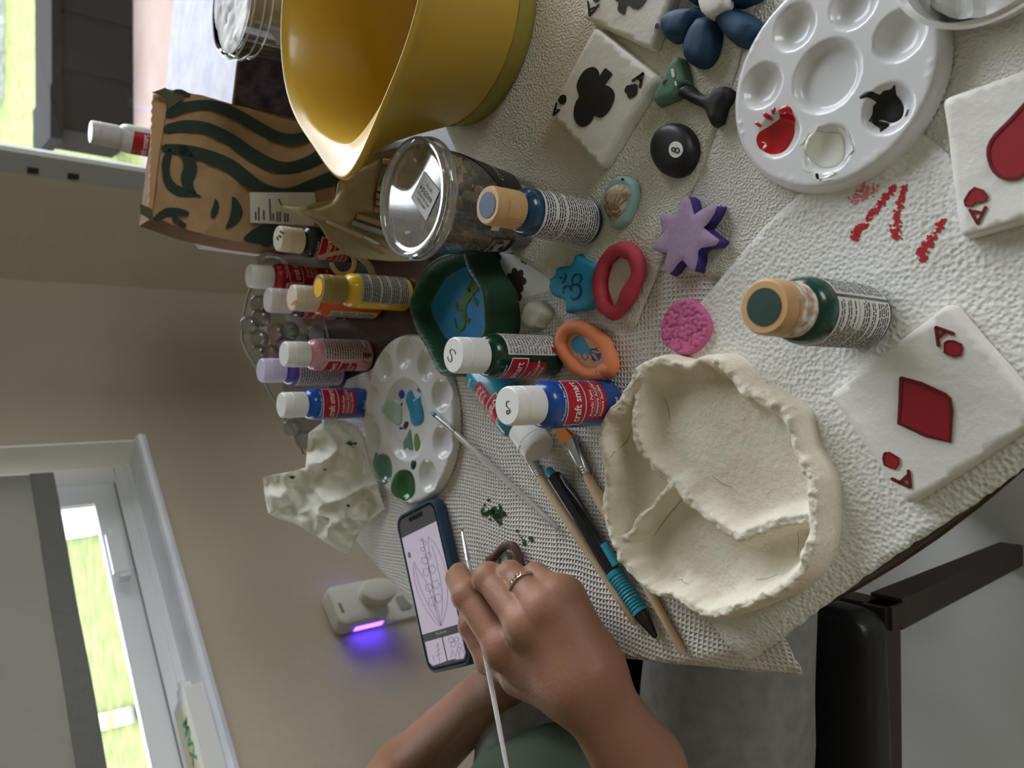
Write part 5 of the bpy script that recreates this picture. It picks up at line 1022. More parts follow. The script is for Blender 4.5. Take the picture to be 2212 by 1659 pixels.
for k, (p, q, m_) in enumerate([((824, 352), (905, 366), woodh), ((812, 410), (900, 420), woodh), ((810, 426), (900, 440), woodh), ((809, 441), (900, 456), woodh), ((806, 456), (900, 476), woodh), ((768, 470), (905, 512), woodh), ((757, 484), (905, 532), clrh)]):
    P_, Q_ = mp_(p)+PN*.0065, mp_(q)+PN*.005; Q_.z = max(Q_.z, ZU+.003)
    lbl = ('pale wooden brush in the canvas roll, closest to the bowl spout', 'second pale wooden brush in the canvas roll counting from the bowl spout', 'third pale wooden brush in the canvas roll counting from the bowl spout', 'fourth pale wooden brush in the canvas roll counting from the bowl spout', 'fifth pale wooden brush in the canvas roll, at the pocket corner', 'pale wooden brush in the canvas roll just above the clear-handled one', 'clear-handled brush tucked in the canvas roll')[k]
    tag(obj('paintbrush', tube([P_, P_.lerp(Q_, .3), P_.lerp(Q_, .8), Q_], [.0026, .0031, .0030, .0028], 12), m_), lbl, 'paintbrush', 'brushes in the canvas roll')
pm = lambda x, y: mp_((x, y))+PN*.009
brush('thin round brush with an orange tip lying on the outside of the canvas roll', (pm(834, 541), pm(813, 531), pm(782, 516), pm(702, 483)), .0014, .0018, woodh, hair_col=(206, 120, 70))
# ------------------------------------------------------------------ clear blister tray of coloured pots
mq = planeY(.826, .6); QN = Vector((0, -1, .6)).normalized()
zt3 = Zc(500, 460, 3.052)
tr_ = thing('paint_pot_tray', 'clear plastic blister tray of small coloured pots behind the paint bottles', 'tray', (.04, .87, .001))
outl = zt3([(100, 560), (72, 700), (66, 830), (100, 920), (180, 1050), (270, 1220), (330, 1320), (400, 1440), (470, 1590), (550, 1590), (600, 1480), (630, 1300), (640, 1100), (640, 905), (640, 830), (630, 780), (590, 620), (480, 470), (400, 370), (330, 285), (240, 265), (180, 290), (165, 380)])
obj('tray_shell', prism([outl], lambda p: mq(p)-QN*.012, QN, .014), glassy('tray_plastic', (236, 234, 238), .12, .06, .04), tr_, smooth=False)
obj('tray_edge', strokes([outl+[outl[0]]], 3.0, lambda p: mq(p)+QN*.002, QN, .0012, 1), MATS['milky_plastic'], tr_, smooth=False)
pots = [(185, 600, 'mauve', (176, 136, 160)), (195, 690, 'mauve', (176, 136, 160)), (120, 740, 'taupe', (196, 180, 166)), (185, 830, 'umber', (170, 146, 124)), (300, 790, 'rose', (228, 110, 158)), (355, 880, 'rose', (228, 110, 158)), (260, 930, 'apricot', (232, 146, 100)), (290, 1020, 'apricot', (232, 146, 100)), (385, 780, 'emerald', (74, 186, 124)), (460, 850, 'leaf', (96, 206, 104)), (560, 800, 'royal', (84, 126, 214)), (590, 880, 'silverpot', (210, 216, 224)), (180, 930, 'cream', (196, 186, 170)), (440, 1250, 'straw', (206, 196, 130)), (480, 1500, 'peachpot', (216, 196, 186)), (270, 350, 'silverpot', (190, 196, 204)), (360, 420, 'silverpot', (190, 196, 204)), (560, 1480, 'cream', (196, 186, 170)), (400, 1420, 'cream', (196, 186, 170))]
for x, y, nm, col in pots:
    c_ = mq(zt3([(x, y)])[0]); u_, w_, a_ = frame_from(QN)
    pt = obj('paint_pot', lathe([(.0085, -.010), (.0100, -.002), (.0100, -.001)], 20, c_, QN), mat('pot_'+nm, col, .25, coat=.4), tr_)
    obj('pot_dome', lathe([(.0112, -.0005), (.0108, .003), (.0085, .0055), (.004, .0068), (.0008, .007)], 20, c_, QN, cap=(False, True)), MATS['tray_plastic'], pt)
# ------------------------------------------------------------------ crumpled tissue
tis = [(568, 1030, .062), (571, 1065, .062), (579, 1108, .056), (600, 1119, .05), (640, 1132, .045), (690, 1163, .034), (720, 1182, .026), (752, 1197, .020), (768, 1165, .014), (787, 1133, .008), (832, 1100, .005), (818, 1060, .008), (812, 1020, .006), (798, 985, .006), (790, 950, .006), (772, 920, .008), (740, 907, .03), (702, 908, .045), (666, 936, .044), (664, 960, .036), (660, 1010, .042), (622, 1020, .056)]
tw = np.array(tis)
def tisz(P, d):
    w = 1/((P[:, None, 0]-tw[None, :, 0])**2+(P[:, None, 1]-tw[None, :, 1])**2+40)**1.3
    z = (w*tw[:, 2]).sum(1)/w.sum(1); f = np.clip(d/12, 0, 1)
    rg = 1-np.abs(nz(P, .013, 4., 1))*3.6; rg2 = 1-np.abs(nz(P, .034, 11., 1))*3.4
    return np.maximum(z+f*(.007*np.clip(rg, -1, 1)+.0022*np.clip(rg2, -1, 1)), .0045)
V, Fc = hf([(a, b) for a, b, c in tis], tisz, 3.4, ())
tiss = tag(obj('crumpled_tissue', thick(([T(p[0], p[1], p[2]) for p in V], Fc), Vector((0, 0, -.0004))), translucent(mat('tissue_paper', (240, 238, 226), .95, bump=(300, .0004)), .3, (240, 238, 226)), sharp=None), 'crumpled white tissue spotted with green paint behind the phone', 'tissue')
def tm(p): z = tisz(np.array([[p[0], p[1]]], float), np.array([20.]))[0]; return T(p[0], p[1], z+.0006)
zz5 = Zc(540, 680, 2.962)
obj('paint_spot', prism([zz5(q) for q in ([(250, 1030), (270, 1022), (290, 1040), (275, 1052), (258, 1046)], [(620, 1212), (640, 1215), (636, 1232), (622, 1226)], [(612, 822), (640, 808), (660, 820), (685, 810), (680, 835), (660, 852), (640, 836)], [(470, 985), (490, 985), (488, 996), (474, 994)])], tm, UP, .0004), mat('deep_teal_stain', (38, 88, 84), .9), tiss, smooth=False)
# ------------------------------------------------------------------ phone
PZ = ZL+.0115
pc = [T(860, 1119, PZ), T(932, 1088, PZ), T(1013, 1426, PZ), T(927, 1451, PZ)]
cx = sum(pc, Vector())/4; ey = ((pc[0]+pc[1])-(pc[2]+pc[3])).normalized(); ex = Vector((ey.y, -ey.x, 0)); Wp, Hp = .0755, .1500
def ploc(u, v, z): return Vector((cx.x, cx.y, 0))+ex*(u*Wp/2)+ey*(v*Hp/2)+UP*z
def rrect(w, h, r, n=6):
    out = []
    for sx, sy, a0 in ((1, 1, 0), (-1, 1, 90), (-1, -1, 180), (1, -1, 270)):
        for k in range(n+1): a = math.radians(a0+90*k/n); out.append((sx*(w-r)+r*math.cos(a), sy*(h-r)+r*math.sin(a)))
    return out
ph = thing('smartphone', 'smartphone in a dark blue case showing a lily of the valley line drawing', 'phone', (cx.x, cx.y, ZL))
V, Fc = [], []; prof = [(-.0012, ZL), (0, ZL+.0015), (.0, PZ-.0018), (-.0006, PZ-.0004), (-.0016, PZ), (-.0026, PZ), (-.0028, PZ-.0008)]
for o_, z_ in prof:
    for p in rrect(Wp/2+o_, Hp/2+o_, .0125+o_): V.append(Vector((cx.x, cx.y, 0))+ex*p[0]+ey*p[1]+UP*z_)
n = len(V)//len(prof)
for k in range(len(prof)-1):
    for i in range(n): j = (i+1) % n; Fc.append((k*n+i, k*n+j, (k+1)*n+j, (k+1)*n+i))
Fc += [tuple(range(n)), tuple(range((len(prof)-1)*n, len(prof)*n))]
obj('phone_case', (V, Fc), mat('navy_silicone_case', (38, 66, 88), .5), ph)
pmap = lambda z: (lambda p: Vector((cx.x, cx.y, z))+ex*p[0]+ey*p[1])
obj('screen_glass', prism([rrect(Wp/2-.0030, Hp/2-.0030, .0100)], pmap(PZ-.0008), UP, .0004), mat('black_glass', (12, 14, 16), .12), ph, smooth=False)
scr = obj('screen', prism([rrect(Wp/2-.0052, Hp/2-.0050, .0085)], pmap(PZ-.0003), UP, .00008), mat('dark_screen', (46, 46, 48), .3, emit=((46, 46, 48), .5)), ph, smooth=False)
sw, shh = Wp/2-.0052, Hp/2-.0050
paper = mat('lit_screen_paper', (150, 141, 152), .3, emit=((196, 184, 200), .24))
obj('drawing_page', prism([[(-sw, shh*.76), (sw, shh*.76), (sw, -shh*.56), (-sw, -shh*.56)]], pmap(PZ-.0002), UP, .00006), paper, scr, smooth=False)
obj('thumbnail', prism([[(-sw*.95, -shh*.66), (-sw*.03, -shh*.66), (-sw*.03, -shh*.96), (-sw*.80, -shh*.975), (-sw*.95, -shh*.92)]], pmap(PZ-.0002), UP, .00006), paper, scr, smooth=False)
obj('thumbnail', prism([[(sw*.03, -shh*.66), (sw*.95, -shh*.66), (sw*.95, -shh*.92), (sw*.80, -shh*.975), (sw*.03, -shh*.96)]], pmap(PZ-.0002), UP, .00006), paper, scr, smooth=False)
obj('notch', prism([rrect(.013, .0022, .002)], lambda p: pmap(PZ-.00015)((p[0], p[1]+shh-.0040)), UP, .00006), MATS['black_glass'], scr, smooth=False)
obj('menu_circle', prism([[(-sw*.78+.0030*math.cos(t), shh*.50+.0030*math.sin(t)) for t in np.linspace(0, 6.28, 20, False)]], pmap(PZ-.0001), UP, .00004), mat('grey_button', (128, 120, 130), .4), scr, smooth=False)
obj('page_label', put(text2d('More like this', .0032, 'CENTER', 1), lambda x, y: pmap(PZ-.0001)((x, -shh*.615+y))), mat('light_grey_ink', (170, 170, 172), .5, emit=((170, 170, 172), .2)), scr, smooth=False)
zq5 = Zc(840, 1070, 4.255)
lines = [[(358, 378), (365, 430), (368, 500), (372, 560)], [(358, 378), (420, 440), (480, 560), (525, 700), (540, 850), (535, 1000), (510, 1120), (480, 1200)], [(395, 460), (425, 560), (450, 660), (475, 780), (490, 900), (490, 1050), (478, 1190)], [(235, 610), (225, 680), (240, 800), (280, 930), (350, 1060), (430, 1170), (475, 1205)], [(240, 650), (270, 790), (320, 920), (380, 1040), (440, 1140), (478, 1200)], [(235, 620), (280, 700), (340, 790), (370, 870), (400, 960), (430, 1060)], [(310, 390), (325, 470), (345, 560), (365, 660), (385, 770), (400, 860), (415, 960), (440, 1080), (478, 1200)], [(322, 460), (350, 580), (380, 700), (400, 800), (425, 930), (450, 1050), (482, 1195)]]
def bell(cx_, cy_, r): return [(cx_+r*(1+.18*math.cos(5*t))*math.cos(t), cy_+r*1.15*(1+.18*math.cos(5*t))*math.sin(t)) for t in np.linspace(0, 2*math.pi, 22)]
lines += [bell(a, b, r) for a, b, r in ((330, 440, 16), (312, 495, 17), (330, 600, 28), (362, 555, 26), (345, 705, 30), (398, 680, 30), (370, 850, 30), (432, 820, 32), (400, 975, 34), (452, 945, 32), (300, 410, 9))]
lines += [bell(570, 1330, 22), bell(620, 1325, 20), bell(590, 1370, 22), bell(650, 1380, 18), [(575, 1500), (580, 1420), (610, 1490), (630, 1400), (650, 1510), (660, 1395), (700, 1470)], [(450, 1350), (455, 1450), (470, 1540)], [(435, 1400), (450, 1370)], [(440, 1440), (470, 1410)], [(430, 1480), (480, 1450)], [(405, 1470), (415, 1520)]]
obj('line_drawing', strokes([zq5(l) for l in lines], .75, Tz(PZ-.0001), UP, .00005, 2), mat('sketch_grey', (98, 92, 104), .5), scr, smooth=False)
obj('home_bar', strokes([zq5([(505, 1535), (615, 1503)])], 1.6, Tz(PZ-.00005), UP, .00005, 1), inkm, scr, smooth=False)
for v0, v1 in ((.28, .42), (.12, .26)):
    obj('side_button', prism([[(v0, 0), (v1, 0), (v1, 1), (v0, 1)]], lambda p: ploc(1.0, p[0], ZL+.0035+p[1]*.004), ex, .0007), MATS['navy_silicone_case'], ph, smooth=False)
# ------------------------------------------------------------------ brushes and pencil on the towel
z3b = Zc(860, 860, 4.88); P3 = lambda x, y, z: T(*z3b([(x, y)])[0], z)
brush('clear-handled brush with a blue wet tip resting on the far palette', (P3(350, 150, .0155), P3(405, 200, .0150), P3(600, 365, .0115), P3(1685, 1375, ZL+.0030)), .0019, .0022, clrh, hair_col=(44, 120, 160), tipc=mat('blue_wet_tip', (38, 120, 160), .2))
brush('flat brush with orange bristles and a wooden handle running under the clay dish', (T(1208, 925, ZL+.006), T(1231, 952, ZL+.006), T(1266, 1025, ZL+.005), T(1476, 1412, ZL+.0032)), .0056, .0034, woodh, flat=True, hair_col=(196, 112, 34))
brush('wooden-handled brush lying alongside the mechanical pencil, its head under the bottle cap', (T(1128, 966, ZL+.004), T(1136, 978, ZL+.004), T(1166, 1030, ZL+.004), T(1374, 1350, ZL+.0030)), .0030, .0032, woodh)
held_tip = T(997, 1139, .010); held_mid = T(1051, 1425, .050); hv = (held_mid-held_tip); hl = hv.length; hv.normalize()
brush('fine brush with a clear handle held in the painting hand', (held_tip, held_tip+hv*.0055, held_tip+hv*.036, held_tip+hv*.215), .0012, .0021, clrh, hair_col=(150, 92, 40))
z4b = Zc(1080, 940, 3.318); Q4 = lambda x, y, z=.0075: T(*z4b([(x, y)])[0], ZL+z)
pz = .0078; e0, e1, g0, g1, n1, tipp = Q4(345, 248), Q4(385, 290), Q4(815, 985), Q4(1010, 1275), Q4(1118, 1450, .0058), Q4(1150, 1503, .0035)
pen = thing('mechanical_pencil', 'black mechanical pencil with turquoise grip and eraser button beside the clay dish', 'pencil', g0)
axp = (g1-e1).normalized(); tealr = mat('turquoise_rubber', (44, 150, 176), .55); blkp = mat('black_gloss_plastic', (26, 28, 30), .22, coat=.3)
def lin_(k): return e1+(g1-e1)*k
obj('eraser_button', tube([e0-axp*.001, e0, e0+axp*.002, e1+axp*.003], [.0018, .0034, .0038, .0038], 16), tealr, pen)
obj('barrel', tube([e1, e1+axp*.001, lin_(.45), g0], [.0050, .0058, .0058, .0058], 24), blkp, pen)
gp, gr = [], []
N_ = 54
for k in range(N_+1):
    s_ = k/N_; gp.append(g0+(g1-g0)*s_); gr.append(.0062-(.0004*(1+math.cos(s_*2*math.pi*14)) if .12 < s_ < .93 else 0)-.0004*s_)
grip = obj('grip', tube(gp, gr, 24), mat('turquoise_grip', (44, 150, 176), .5), pen)
obj('cone', tube([g1-axp*.0005, g1+axp*.002, n1-axp*.004, n1], [.0056, .0055, .0026, .0017], 20), blkp, pen)
obj('lead_sleeve', tube([n1, tipp], [.0008, .0006], 8), silver, pen)
side = axp.cross(UP).normalized(); side = side if side.y < 0 else side
cl0 = e1+axp*.003; off = UP*.0022-side*.0056*(1 if side.x < 0 else -1)
c_a, c_b, c_c = Q4(440, 285, .012), Q4(560, 450, .0135), Q4(655, 605, .012)
obj('clip', tube([c_a, c_a.lerp(c_b, .4)+UP*.001, c_b, c_c], [.0016, .0018, .0018, .0012], 10, flat=.6), blkp, pen)
obj('side_inlay', tube([Q4(745, 780, .009), Q4(835, 935, .009)], [.0030, .0030], 12), tealr, pen)
# ------------------------------------------------------------------ the person painting
skin = mat('skin', (156, 113, 89), .5, sss=.10, bump=(350, .0003), var=(14, (144, 101, 79), .35), spec=.35)
hT = lambda x, y, z: tuple(T(x, y, z))
W_ = hT(1262, 1470, .034); FA = hT(1385, 1662, -.004)
EL = (-.47, .355, -.055); SHR = (-.60, .345, .20)
fing = {
 'index': [hT(1086, 1398, .060), hT(1010, 1287, .062), hT(990, 1250, .044), hT(992, 1238, .027)],
 'middle': [hT(1133, 1350, .061), hT(1056, 1248, .056), hT(1046, 1262, .032), hT(1052, 1285, .017)],
 'ring': [hT(1174, 1312, .054), hT(1103, 1243, .047), hT(1096, 1262, .026), hT(1104, 1290, .013)],
 'pinky': [hT(1210, 1282, .042), hT(1158, 1243, .035), hT(1150, 1262, .020), hT(1162, 1288, .0115)]}
frad = {'index': (.0126, .0112, .0100, .0090), 'middle': (.0124, .0110, .0098, .0086), 'ring': (.0114, .0102, .0092, .0082), 'pinky': (.0102, .0090, .0080, .0072)}
thumb = [hT(1142, 1462, .034), hT(1058, 1425, .034), hT(1018, 1352, .036), hT(1012, 1308, .032)]
def mixp(a, b, t): return tuple(a[i]+(b[i]-a[i])*t for i in range(3))
def hand(x, y, z):
    d = cap_sd(x, y, z, W_, FA, .0235, .0300)
    d = smin(d, cap_sd(x, y, z, FA, EL, .0300, .0380), .01)
    palm = None
    for k, (nm, rr0, rr1) in enumerate((('index', .0160, .0200), ('middle', .0160, .0195), ('ring', .0155, .0190), ('pinky', .0140, .0175))):
        m = fing[nm][0]; w = mixp(W_, hT(1240+14*k, 1480-14*k, .034), .8)
        low = (m[0]-.004, m[1], m[2]-.006)
        c = cap_sd(x, y, z, low, w, rr0, rr1); palm = c if palm is None else smin(palm, c, .018)
    d = smin(d, palm, .018)
    d = smin(d, cap_sd(x, y, z, hT(1125, 1458, .036), hT(1215, 1488, .034), .0165, .018), .016)
    d = smin(d, cap_sd(x, y, z, hT(1215, 1330, .026), hT(1270, 1420, .026), .0150, .0165), .014)
    th = cap_sd(x, y, z, thumb[0], thumb[1], .0135, .0118)
    th = smin(th, cap_sd(x, y, z, thumb[1], thumb[2], .0112, .0102), .004)
    th = smin(th, cap_sd(x, y, z, thumb[2], thumb[3], .0102, .0082), .004)
    d = smin(d, th, .005)
    fs = None
    for nm in ('index', 'middle', 'ring', 'pinky'):
        j = fing[nm]; r = frad[nm]
        a = cap_sd(x, y, z, j[0], j[1], r[0], r[1]); b = cap_sd(x, y, z, j[1], j[2], r[1], r[2]); c = cap_sd(x, y, z, j[2], j[3], r[2], r[3])
        kn = np.sqrt((x-j[1][0])**2+(y-j[1][1])**2+(z-j[1][2]-.0006)**2)-r[1]*1.03
        f = smin(smin(smin(a, b, .003), c, .003), kn, .003)
        mk = np.sqrt((x-j[0][0])**2+(y-j[0][1])**2+(z-j[0][2]-.000)**2)-r[0]*1.02
        f = smin(f, mk, .006)
        fs = f if fs is None else smin(fs, f, .0016)
    d = smin(d, fs, .0075)
    # knuckle creases on the first joints
    for nm in ('index', 'middle', 'ring', 'pinky'):
        j = fing[nm]
        for s_ in (-.0016, .0014):
            q = mixp(j[0], j[1], 1+s_/.045); ax_ = np.array(j[1])-np.array(j[0]); L = np.linalg.norm(ax_); ax_ = ax_/L
            pl = np.abs((x-q[0])*ax_[0]+(y-q[1])*ax_[1]+(z-q[2])*ax_[2]); near = np.exp(-(((x-q[0])**2+(y-q[1])**2+(z-q[2])**2)/(.013**2)))
            d = d+.00045*np.exp(-(pl/.0005)**2)*near
    return d
hv_, hf_ = surfnet(hand, (-.37, .30, -.04), (-.095, .60, .092), .0013)
# the rest of the body is coarser but belongs to the same mesh
ELL = Vector(T(948, 1602, -.13)); WL = Vector(T(1100, 1455, -.135)); dl = (ELL-WL).normalized(); ELB = tuple(ELL+dl*.10); WL = tuple(WL)
SHL = (-.62, .78, .16); HD = (-.60, .56, .46)
def rest(x, y, z):
    d = cap_sd(x, y, z, (-.345, .370, -.03), EL, .0335, .0400); d = smin(d, cap_sd(x, y, z, EL, SHR, .042, .052), .02)
    d = smin(d, cap_sd(x, y, z, WL, ELB, .0275, .043), .02); d = smin(d, cap_sd(x, y, z, ELB, SHL, .044, .052), .02)
    e = WL; dd = Vector(WL)-Vector(ELB); dd.normalize(); h0 = Vector(WL)+dd*.08
    d = smin(d, cap_sd(x, y, z, WL, tuple(h0), .026, .028), .02)
    for k in range(4):
        b0_ = h0+Vector((0, (-.024+.016*k), 0)); d = smin(d, cap_sd(x, y, z, tuple(b0_), tuple(b0_+dd*.06+Vector((0, 0, -.02))), .0095, .0075), .004)
    d = smin(d, cap_sd(x, y, z, tuple(h0-dd*.03), tuple(h0+Vector((.01, -.045, .01))), .014, .009), .01)
    d = smin(d, cap_sd(x, y, z, (-.61, .56, .18), (-.61, .56, .36), .06, .05), .03)
    hd = ell_sd(x, y, z, HD, (.095, .072, .115)); hd = smin(hd, ell_sd(x, y, z, (HD[0]+.03, HD[1], HD[2]-.06), (.058, .055, .055)), .03)
    hd = smin(hd, cap_sd(x, y, z, (HD[0]+.092, HD[1], HD[2]+.005), (HD[0]+.108, HD[1], HD[2]-.022), .008, .013), .01)
    for s_ in (-1, 1):
        hd = smin(hd, ell_sd(x, y, z, (HD[0]-.005, HD[1]+s_*.074, HD[2]-.01), (.018, .008, .03)), .006)
        hd = np.maximum(hd, -(np.sqrt((x-HD[0]-.100)**2+(y-HD[1]-s_*.030)**2+(z-HD[2]-.012)**2)-.016))
    hd = smin(hd, cap_sd(x, y, z, (HD[0]+.088, HD[1]-.02, HD[2]-.055), (HD[0]+.088, HD[1]+.02, HD[2]-.055), .006, .006), .006)
    return smin(d, hd, .02)
rv, rf = surfnet(rest, (-.76, .26, -.20), (-.20, .88, .62), .0065)
person = thing('person', 'seated person in a dark green top and grey pants painting with a fine brush', 'person', (-.55, .55, FLOOR+.47))
bd_ = obj('body', join((hv_, hf_), (rv, rf)), skin, person, sharp=None)
def nailm(): return mat('fingernail', (206, 152, 130), .25, coat=.3)
def nail(j2, j3, r, up):
    a, b = Vector(j2), Vector(j3); ax = (b-a).normalized(); u = up-ax*up.dot(ax); u.normalize(); w = ax.cross(u); V = []
    for i in range(5):
        for k in range(5): s_ = (k-2)/2*.75; q = b+ax*(-.004+.0085*i/4)*1.0; rr_ = r*1.03; V.append(q+(u*math.cos(s_)+w*math.sin(s_))*rr_*(1-.12*(i/4)**3))
    return V, [(i*5+k, i*5+k+1, (i+1)*5+k+1, (i+1)*5+k) for i in range(4) for k in range(4)]
obj('fingernail', nail(fing['index'][2], fing['index'][3], .0078, Vector((.4, .9, .2))), nailm(), bd_)
obj('fingernail', nail(thumb[2], thumb[3], .0082, Vector((-.2, .9, .3))), nailm(), bd_)
# eyes, mouth, hair
for s_ in (-1, 1): obj('eye', lathe([(.0005, .0), (.008, .002), (.011, .006), (.008, .010), (.0005, .012)], 16, (HD[0]+.076, HD[1]+s_*.030, HD[2]+.012), (1, 0, -.2)), mat('eye_white', (226, 222, 216), .2), bd_)
obj('hair', surfnet(lambda x, y, z: np.maximum(smin(ell_sd(x, y, z, (HD[0]-.018, HD[1], HD[2]+.018), (.108, .088, .125)), cap_sd(x, y, z, (HD[0]-.08, HD[1], HD[2]), (HD[0]-.09, HD[1], HD[2]-.16), .06, .04), .03), -ell_sd(x, y, z, (HD[0]+.07, HD[1], HD[2]-.03), (.075, .062, .10))), (-.80, .42, .22), (-.46, .70, .63), .007), mat('dark_hair', (44, 32, 28), .5, bump=(120, .002)), person, sharp=None)
# clothes
shirtm = mat('dark_green_jersey', (62, 74, 56), .9, bump=(700, .0004))
TXc = -.60
def shirt(x, y, z):
    n = .004*np.sin(z*60+y*25)*np.cos(y*38)
    d = ell_sd(x, y, z, (-.600, .56, -.03), (.150, .200, .27)); d = smin(d, ell_sd(x, y, z, (-.500, .555, -.145), (.140, .165, .125)), .05)
    d = smin(d, cap_sd(x, y, z, (-.61, .42, .18), (-.61, .70, .18), .09, .09), .05)
    d = smin(d, cap_sd(x, y, z, SHR, mixp(SHR, EL, .55), .066, .062), .03); d = smin(d, cap_sd(x, y, z, SHL, mixp(SHL, ELB, .75), .068, .058), .03)
    d = np.maximum(d, z-.27)
    d = np.maximum(d, -(cap_sd(x, y, z, (-.60, .56, .2), (-.60, .56, .5), .063, .063)))
    return np.maximum(d+n, -.235-z)
obj('shirt', surfnet(shirt, (-.80, .24, -.245), (-.36, .93, .29), .0062), shirtm, person, sharp=None)
pantm = mat('grey_marl_jersey', (140, 138, 134), .92, bump=(600, .0005), var=(60, (126, 124, 120), .5))
def pants(x, y, z):
    n = .0035*np.sin(x*45+y*70+np.sin(z*40))*np.exp(-((x+.42)/.10)**2)
    a = cap_sd(x, y, z, (-.56, .455, -.205), (-.12, .415, -.215), .094, .070); b = cap_sd(x, y, z, (-.56, .665, -.205), (-.12, .735, -.215), .094, .070)
    d = smin(a, b, .02); d = smin(d, ell_sd(x, y, z, (-.60, .56, -.19), (.13, .19, .10)), .05)
    for y0, k in ((.415, 0), (.735, 1)):
        d = smin(d, cap_sd(x, y, z, (-.12, y0, -.215), (-.14, y0, -.66), .068, .045), .03)
    return np.maximum(d+n, -.700-z)
obj('pants', surfnet(pants, (-.77, .30, -.705), (-.03, .84, -.07), .0068), pantm, person, sharp=None)
obj('seam', tube([(-.50+.02*k, .350-.004*k+.001*math.sin(k), -.165-.003*k) for k in range(2)], .002, 6), pantm, person)
for y0 in (.415, .735):
    obj('shoe', surfnet(lambda x, y, z, y0=y0: np.maximum(smin(ell_sd(x, y, z, (-.05, y0, -.715), (.115, .045, .045)), cap_sd(x, y, z, (-.13, y0, -.66), (-.13, y0, -.72), .045, .042), .03), -.748-z), (-.19, y0-.07, -.752), (.08, y0+.07, -.60), .006), mat('white_sneaker', (206, 204, 200), .6), person, sharp=None)
# silver ring with a small twisted front
rj0, rj1 = Vector(fing['ring'][0]), Vector(fing['ring'][1]); rax = (rj1-rj0).normalized(); rc0 = rj0.lerp(rj1, .60); ru, rw, _ = frame_from(rax)
def rp(t, r): return rc0+(ru*math.cos(t)+rw*math.sin(t))*r
ring = obj('finger_ring', tube([rp(t, .0119)+rax*.0008*math.sin(2*t) for t in np.linspace(0, 2*math.pi, 40, False)], .00095, 8, True), mat('silver_ring', (236, 232, 220), .22, 1.0), org=tuple(rc0))
tag(ring, 'silver ring with small set stones on the fourth finger of the painting hand', 'ring')
updv = Vector((.3, -.75, .62)); upd = (updv-rax*updv.dot(rax)).normalized(); t0 = math.atan2(upd.dot(rw), upd.dot(ru))
obj('ring_setting', join(*[lump(rp(t0+dt, .0129), r_, 3+dt, 1) for dt, r_ in ((-.36, .0010), (-.16, .0013), (.05, .0016), (.26, .0013), (.45, .0010))]), mat('silver_ring'), ring)
# ------------------------------------------------------------------ chair
ch = thing('dining_chair', 'dark wooden dining chair with a black padded seat under the person', 'chair', (-.42, .55, FLOOR))
leather = mat('black_leather', (16, 16, 18), .38, bump=(300, .0004)); chw = mat('espresso_wood', (54, 38, 32), .45, var=(20, (42, 30, 26), .4))
SX1, SX0, SY0, SY1 = -.212, -.66, .324, .800
def seatfn(x, y, z):
    cx_, cy_ = (SX0+SX1)/2, (SY0+SY1)/2; r = .03
    qx = np.abs(x-cx_)-((SX1-SX0)/2-r); qy = np.abs(y-cy_)-((SY1-SY0)/2-r); qz = np.abs(z+.315)-(.030-.02)
    dx = np.sqrt(np.maximum(qx, 0)**2+np.maximum(qy, 0)**2)-(r-.02)
    return np.sqrt(np.maximum(dx, 0)**2+np.maximum(qz, 0)**2)+np.minimum(np.maximum(dx, qz), 0)-.02+.004*((x-cx_)**2+(y-cy_)**2)/.05
obj('seat_cushion', surfnet(seatfn, (-.70, .30, -.355), (-.19, .83, -.27), .006), leather, ch, sharp=None)
obj('seat_rail', join(box((SX0, SY0+.014, -.372), (SX1-.008, SY0+.036, -.338)), box((SX0, SY1-.03, -.405), (SX1-.008, SY1-.006, -.345)), box((SX1-.03, SY0+.01, -.375), (SX1-.008, SY1-.01, -.345))), chw, ch, smooth=False)
def legm(x, y, x2, y2):
    V = []
    for z, s_, qx, qy in ((-.372, .0155, x, y), (FLOOR, .0135, x2, y2)):
        for sx, sy in ((-1, -1), (1, -1), (1, 1), (-1, 1)): V.append(Vector((qx+sx*s_, qy+sy*s_, z)))
    return V, [(0, 1, 2, 3), (4, 7, 6, 5), (0, 4, 5, 1), (1, 5, 6, 2), (2, 6, 7, 3), (3, 7, 4, 0)]
for a, b, c, d in ((-.232, .352, -.232, .358), (-.232, .778, -.232, .775), (-.64, .352, -.68, .355), (-.64, .778, -.68, .775)): obj('leg', legm(a, b, c, d), chw, ch, smooth=False)
obj('backrest', join(box((-.70, .35, -.1), (-.665, .78, .18)), box((-.70, .35, -.38), (-.665, .39, .0)), box((-.70, .74, -.38), (-.665, .78, .0))), leather, ch, smooth=False)
# ------------------------------------------------------------------ plug-in air freshener with a violet glow and its wall plate
def rrb(a0, a1, z0, z1, b0, b1, r=.014, e=.004):
    out = rrect((a1-a0)/2, (z1-z0)/2, r); ca, cz = (a0+a1)/2, (z0+z1)/2; V, Fc = [], []
    pr_ = [(b0, 0), (b1-e, 0), (b1-e*.3, -e*.3), (b1, -e)]
    for b, o_ in pr_:
        for p in out: s1 = 1+o_/((a1-a0)/2); V.append(R(ca+p[0]*s1, b, cz+p[1]*(1+o_/((z1-z0)/2))))
    n = len(out)
    for k in range(3):
        for i in range(n): j = (i+1) % n; Fc.append((k*n+i, k*n+j, (k+1)*n+j, (k+1)*n+i))
    return V, Fc+[tuple(range(n)), tuple(range(3*n, 4*n))]
wpm = mat('ivory_plastic', (206, 202, 190), .45)
wp = thing('wall_outlet', 'white wall outlet plate low on the wall behind the table', 'outlet', R(1.02, 0, -.37))
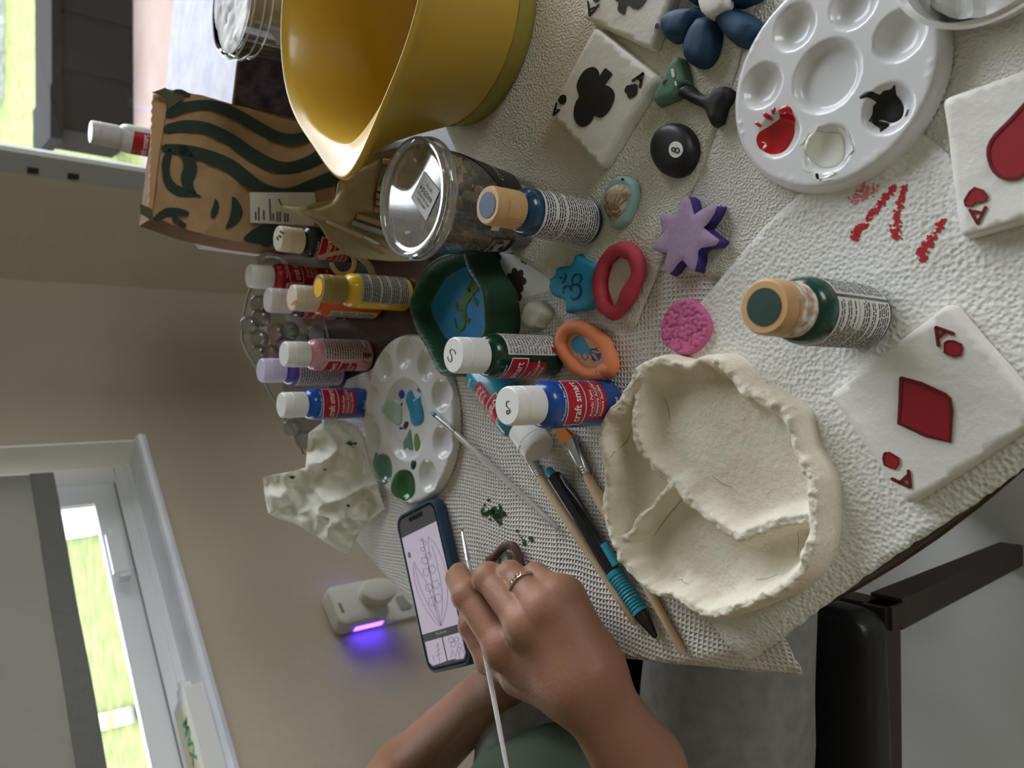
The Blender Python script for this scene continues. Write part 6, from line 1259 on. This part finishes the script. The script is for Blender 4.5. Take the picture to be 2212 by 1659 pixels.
obj('cover_plate', rrb(.985, 1.055, -.445, -.33, 0.0, .006, .006, .002), wpm, wp)
for z_ in (-.36, -.415): obj('socket', rrb(1.003, 1.037, z_-.014, z_+.014, .006, .0075, .008, .0006), mat('socket_grey', (150, 148, 140), .5), wp)
nl = thing('night_light', 'white plug-in device with a small oval knob and a violet glow on the wall', 'night light', R(1.02, .02, -.31))
obj('device_body', rrb(.972, 1.058, -.358, -.248, .0095, .045, .016, .007), wpm, nl)
V, Fc = lathe([(.026, 0), (.026, .018), (.0245, .022), (.020, .0235), (.001, .0235)], 40, R(1.012, .044, -.340), Nd)
obj('oval_knob', ([v+UP*((v-R(1.012, .044, -.340)).dot(UP)*.45) for v in V], Fc), wpm, nl)
obj('mark', rrb(1.012, 1.034, -.264, -.258, .0448, .0454, .002, .0002), mat('grey_mark', (120, 120, 116), .6), nl)
vio = mat('violet_led', (80, 40, 255), .5, emit=((74, 38, 255), 14))
obj('light_strip', rrb(1.0575, 1.0592, -.345, -.285, .012, .024, .0007, .0004), vio, nl)
vio2 = mat('violet_led_dim', (80, 50, 255), .5, emit=((96, 64, 255), 2.2))
obj('light_strip', rrb(.9708, .9722, -.34, -.27, .012, .020, .0007, .0004), vio2, nl)
# ------------------------------------------------------------------ green lettered carton on the window sill
mx = thing('sill_carton', 'cream and white carton with green lettering lying on the window sill', 'carton', R(1.16, -.02, 0))
obj('carton_body', rb(1.085, 1.40, -.070, .013, .0, .030), mat('white_carton_side', (232, 232, 228), .6), mx, smooth=False)
obj('torn_flap', join(rb(1.068, 1.087, -.035, -.006, .012, .028), rb(1.060, 1.075, -.028, -.014, .016, .026)), mat('white_carton_side'), mx, smooth=False)
tpn = obj('printed_top', rb(1.10, 1.40, -.066, .005, .030, .0306), mat('cream_print', (240, 232, 200), .5), mx, smooth=False)
obj('lettering', put(text2d('MAX', .036, 'LEFT', 2, .0012), lambda x, y: R(1.122+x*.95, -.008-y*1.1, .0308)), mat('green_print', (0, 150, 96), .5), tpn, smooth=False)
bpy.context.view_layer.update()
